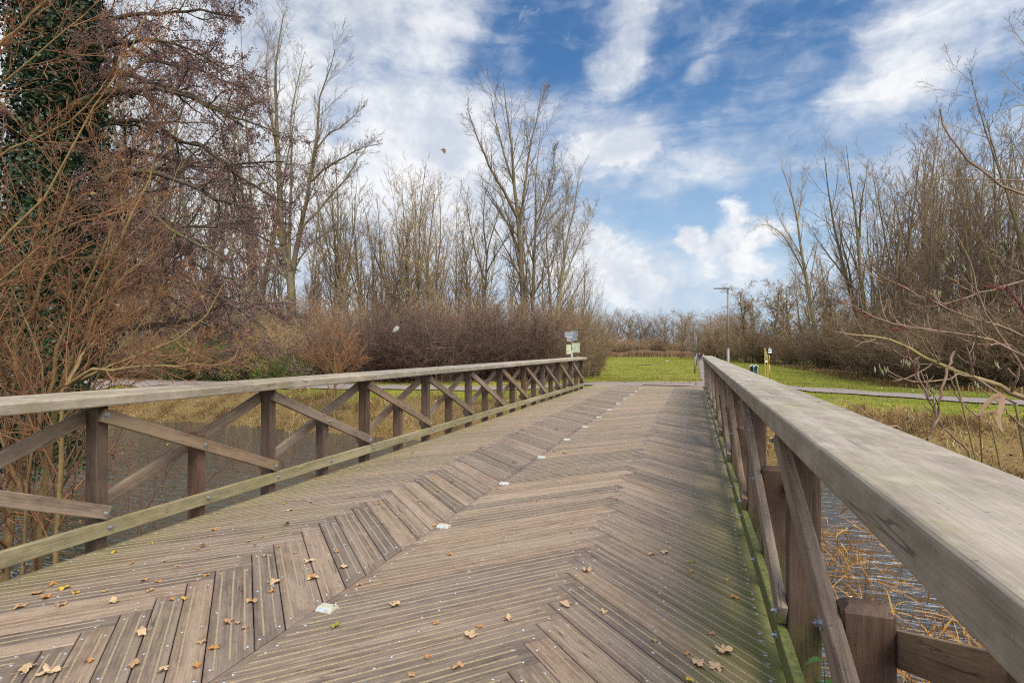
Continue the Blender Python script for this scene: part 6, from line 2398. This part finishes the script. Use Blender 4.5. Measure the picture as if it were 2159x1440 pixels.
def airborne():
    me = leaf_shape(99, 'torn'); me.materials.append(LEAF_M['brown'])
    o = add('drifting_leaf', me, None, at3(935, 318, 6.0), .4, (.062, .046, .05)); o.rotation_euler = (R(70), R(20), R(40))
    tag(o, 'brown crumpled leaf hanging in the air against the white cloud', 'leaf')
    ml = mat_plain('pale_leaf', (.30, .28, .255), .8, 0, .1, 60, (.17, .155, .13))
    # a pale curled leaf like a shell with a thin tail
    b = bmesh.new(); bmesh.ops.create_uvsphere(b, u_segments=20, v_segments=14, radius=1)
    for v in b.verts:
        x, y, z = v.co
        w = .62 + .38 * min(1, max(0, (x + .9) / 1.2))
        if x < -.55: w *= max(.12, 1 + (x + .55) * 2.0)
        v.co = Vector((x * .048 * (1.25 if x < 0 else .8), y * .030 * w, z * .014 * w + .010 * (y * y)))
    m = MB(); m.bm(b)
    o = m.build('drifting_leaf', [ml], None, True, loc=at3(836, 694, 6.2))
    o.rotation_euler = (R(78), R(-42), R(18))
    tag(o, 'pale curled leaf hanging in the air in front of the purple-brown bushes', 'leaf')


airborne()


def nettle(base, tops, label, seed):
    rng = np.random.default_rng(seed)
    mt = mat_leaf('nettle_leaves', [(.035, .085, .018), (.06, .135, .03), (.10, .19, .045)], .5, trans=.25) if 'nettle' not in M else M['nettle']
    M['nettle'] = mt
    b = np.array(base)
    e = tag(empty('nettle', tuple(b)), label, 'nettle', 'nettles beside the right railing')
    S, Vs, Fs, LR, o = [], [], [], [], 0
    for tp in tops:
        p = smooth_line([np.zeros(3), (np.array(tp) - b) * .5 + rng.normal(0, .02, 3), np.array(tp) - b], 10)
        S.append(p)
        for k in range(3, 11):
            sz = .032 + .034 * math.sin(k / 10 * 2.6)
            for q in range(2):
                az = k * 1.57 + q * math.pi + rng.normal(0, .25)
                dr = np.array([math.cos(az), math.sin(az), rng.uniform(-.25, .35)])
                sd = nrm(np.cross(dr, [0, 0, 1.0])); nn = np.cross(sd, dr)
                n = 9
                V = []
                for i in range(n + 1):
                    t = i / n
                    w = sz * .42 * math.sin(math.pi * min(1, t * .93 + .05)) ** .8 * (1 + .14 * (-1) ** i)
                    c = p[k] + dr * (sz * (t + .15)) - np.array([0, 0, 1]) * sz * .55 * t * t
                    V += [c - sd * w + nn * w * .25, c, c + sd * w + nn * w * .25]
                i = np.arange(n)[:, None] * 3
                F = np.concatenate([i + np.array([0, 1, 4, 3]), i + np.array([1, 2, 5, 4])])
                Vs.append(np.array(V)); Fs.append(F + o); o += len(V)
                LR.append(np.full(len(V), rng.beta(2, 2)))
    S = np.array(S)
    add('stem', tube_mesh('stem', [(S, np.repeat(np.linspace(.0035, .0015, 11)[None], len(S), 0), 6)], [M['nettle']]), e)
    add('leaves', mesh_np('leaves', np.concatenate(Vs), Fs, [M['nettle']], attrs={'lrand': np.concatenate(LR)}), e)


nettle((.50, 2.02, -.40), [(.395, 2.06, .36), (.44, 2.02, .31), (.37, 1.98, .24), (.47, 2.12, .27), (.41, 1.94, .18)], 'green nettle growing up between the right kerb rail and the second post', 8)
nettle((.86, 2.25, -.42), [(.80, 2.2, .20), (.92, 2.3, .17), (.74, 2.28, .14), (1.02, 2.2, .12), (1.1, 2.3, .08)], 'green nettle growing outside the right railing below the short diagonal brace', 9)
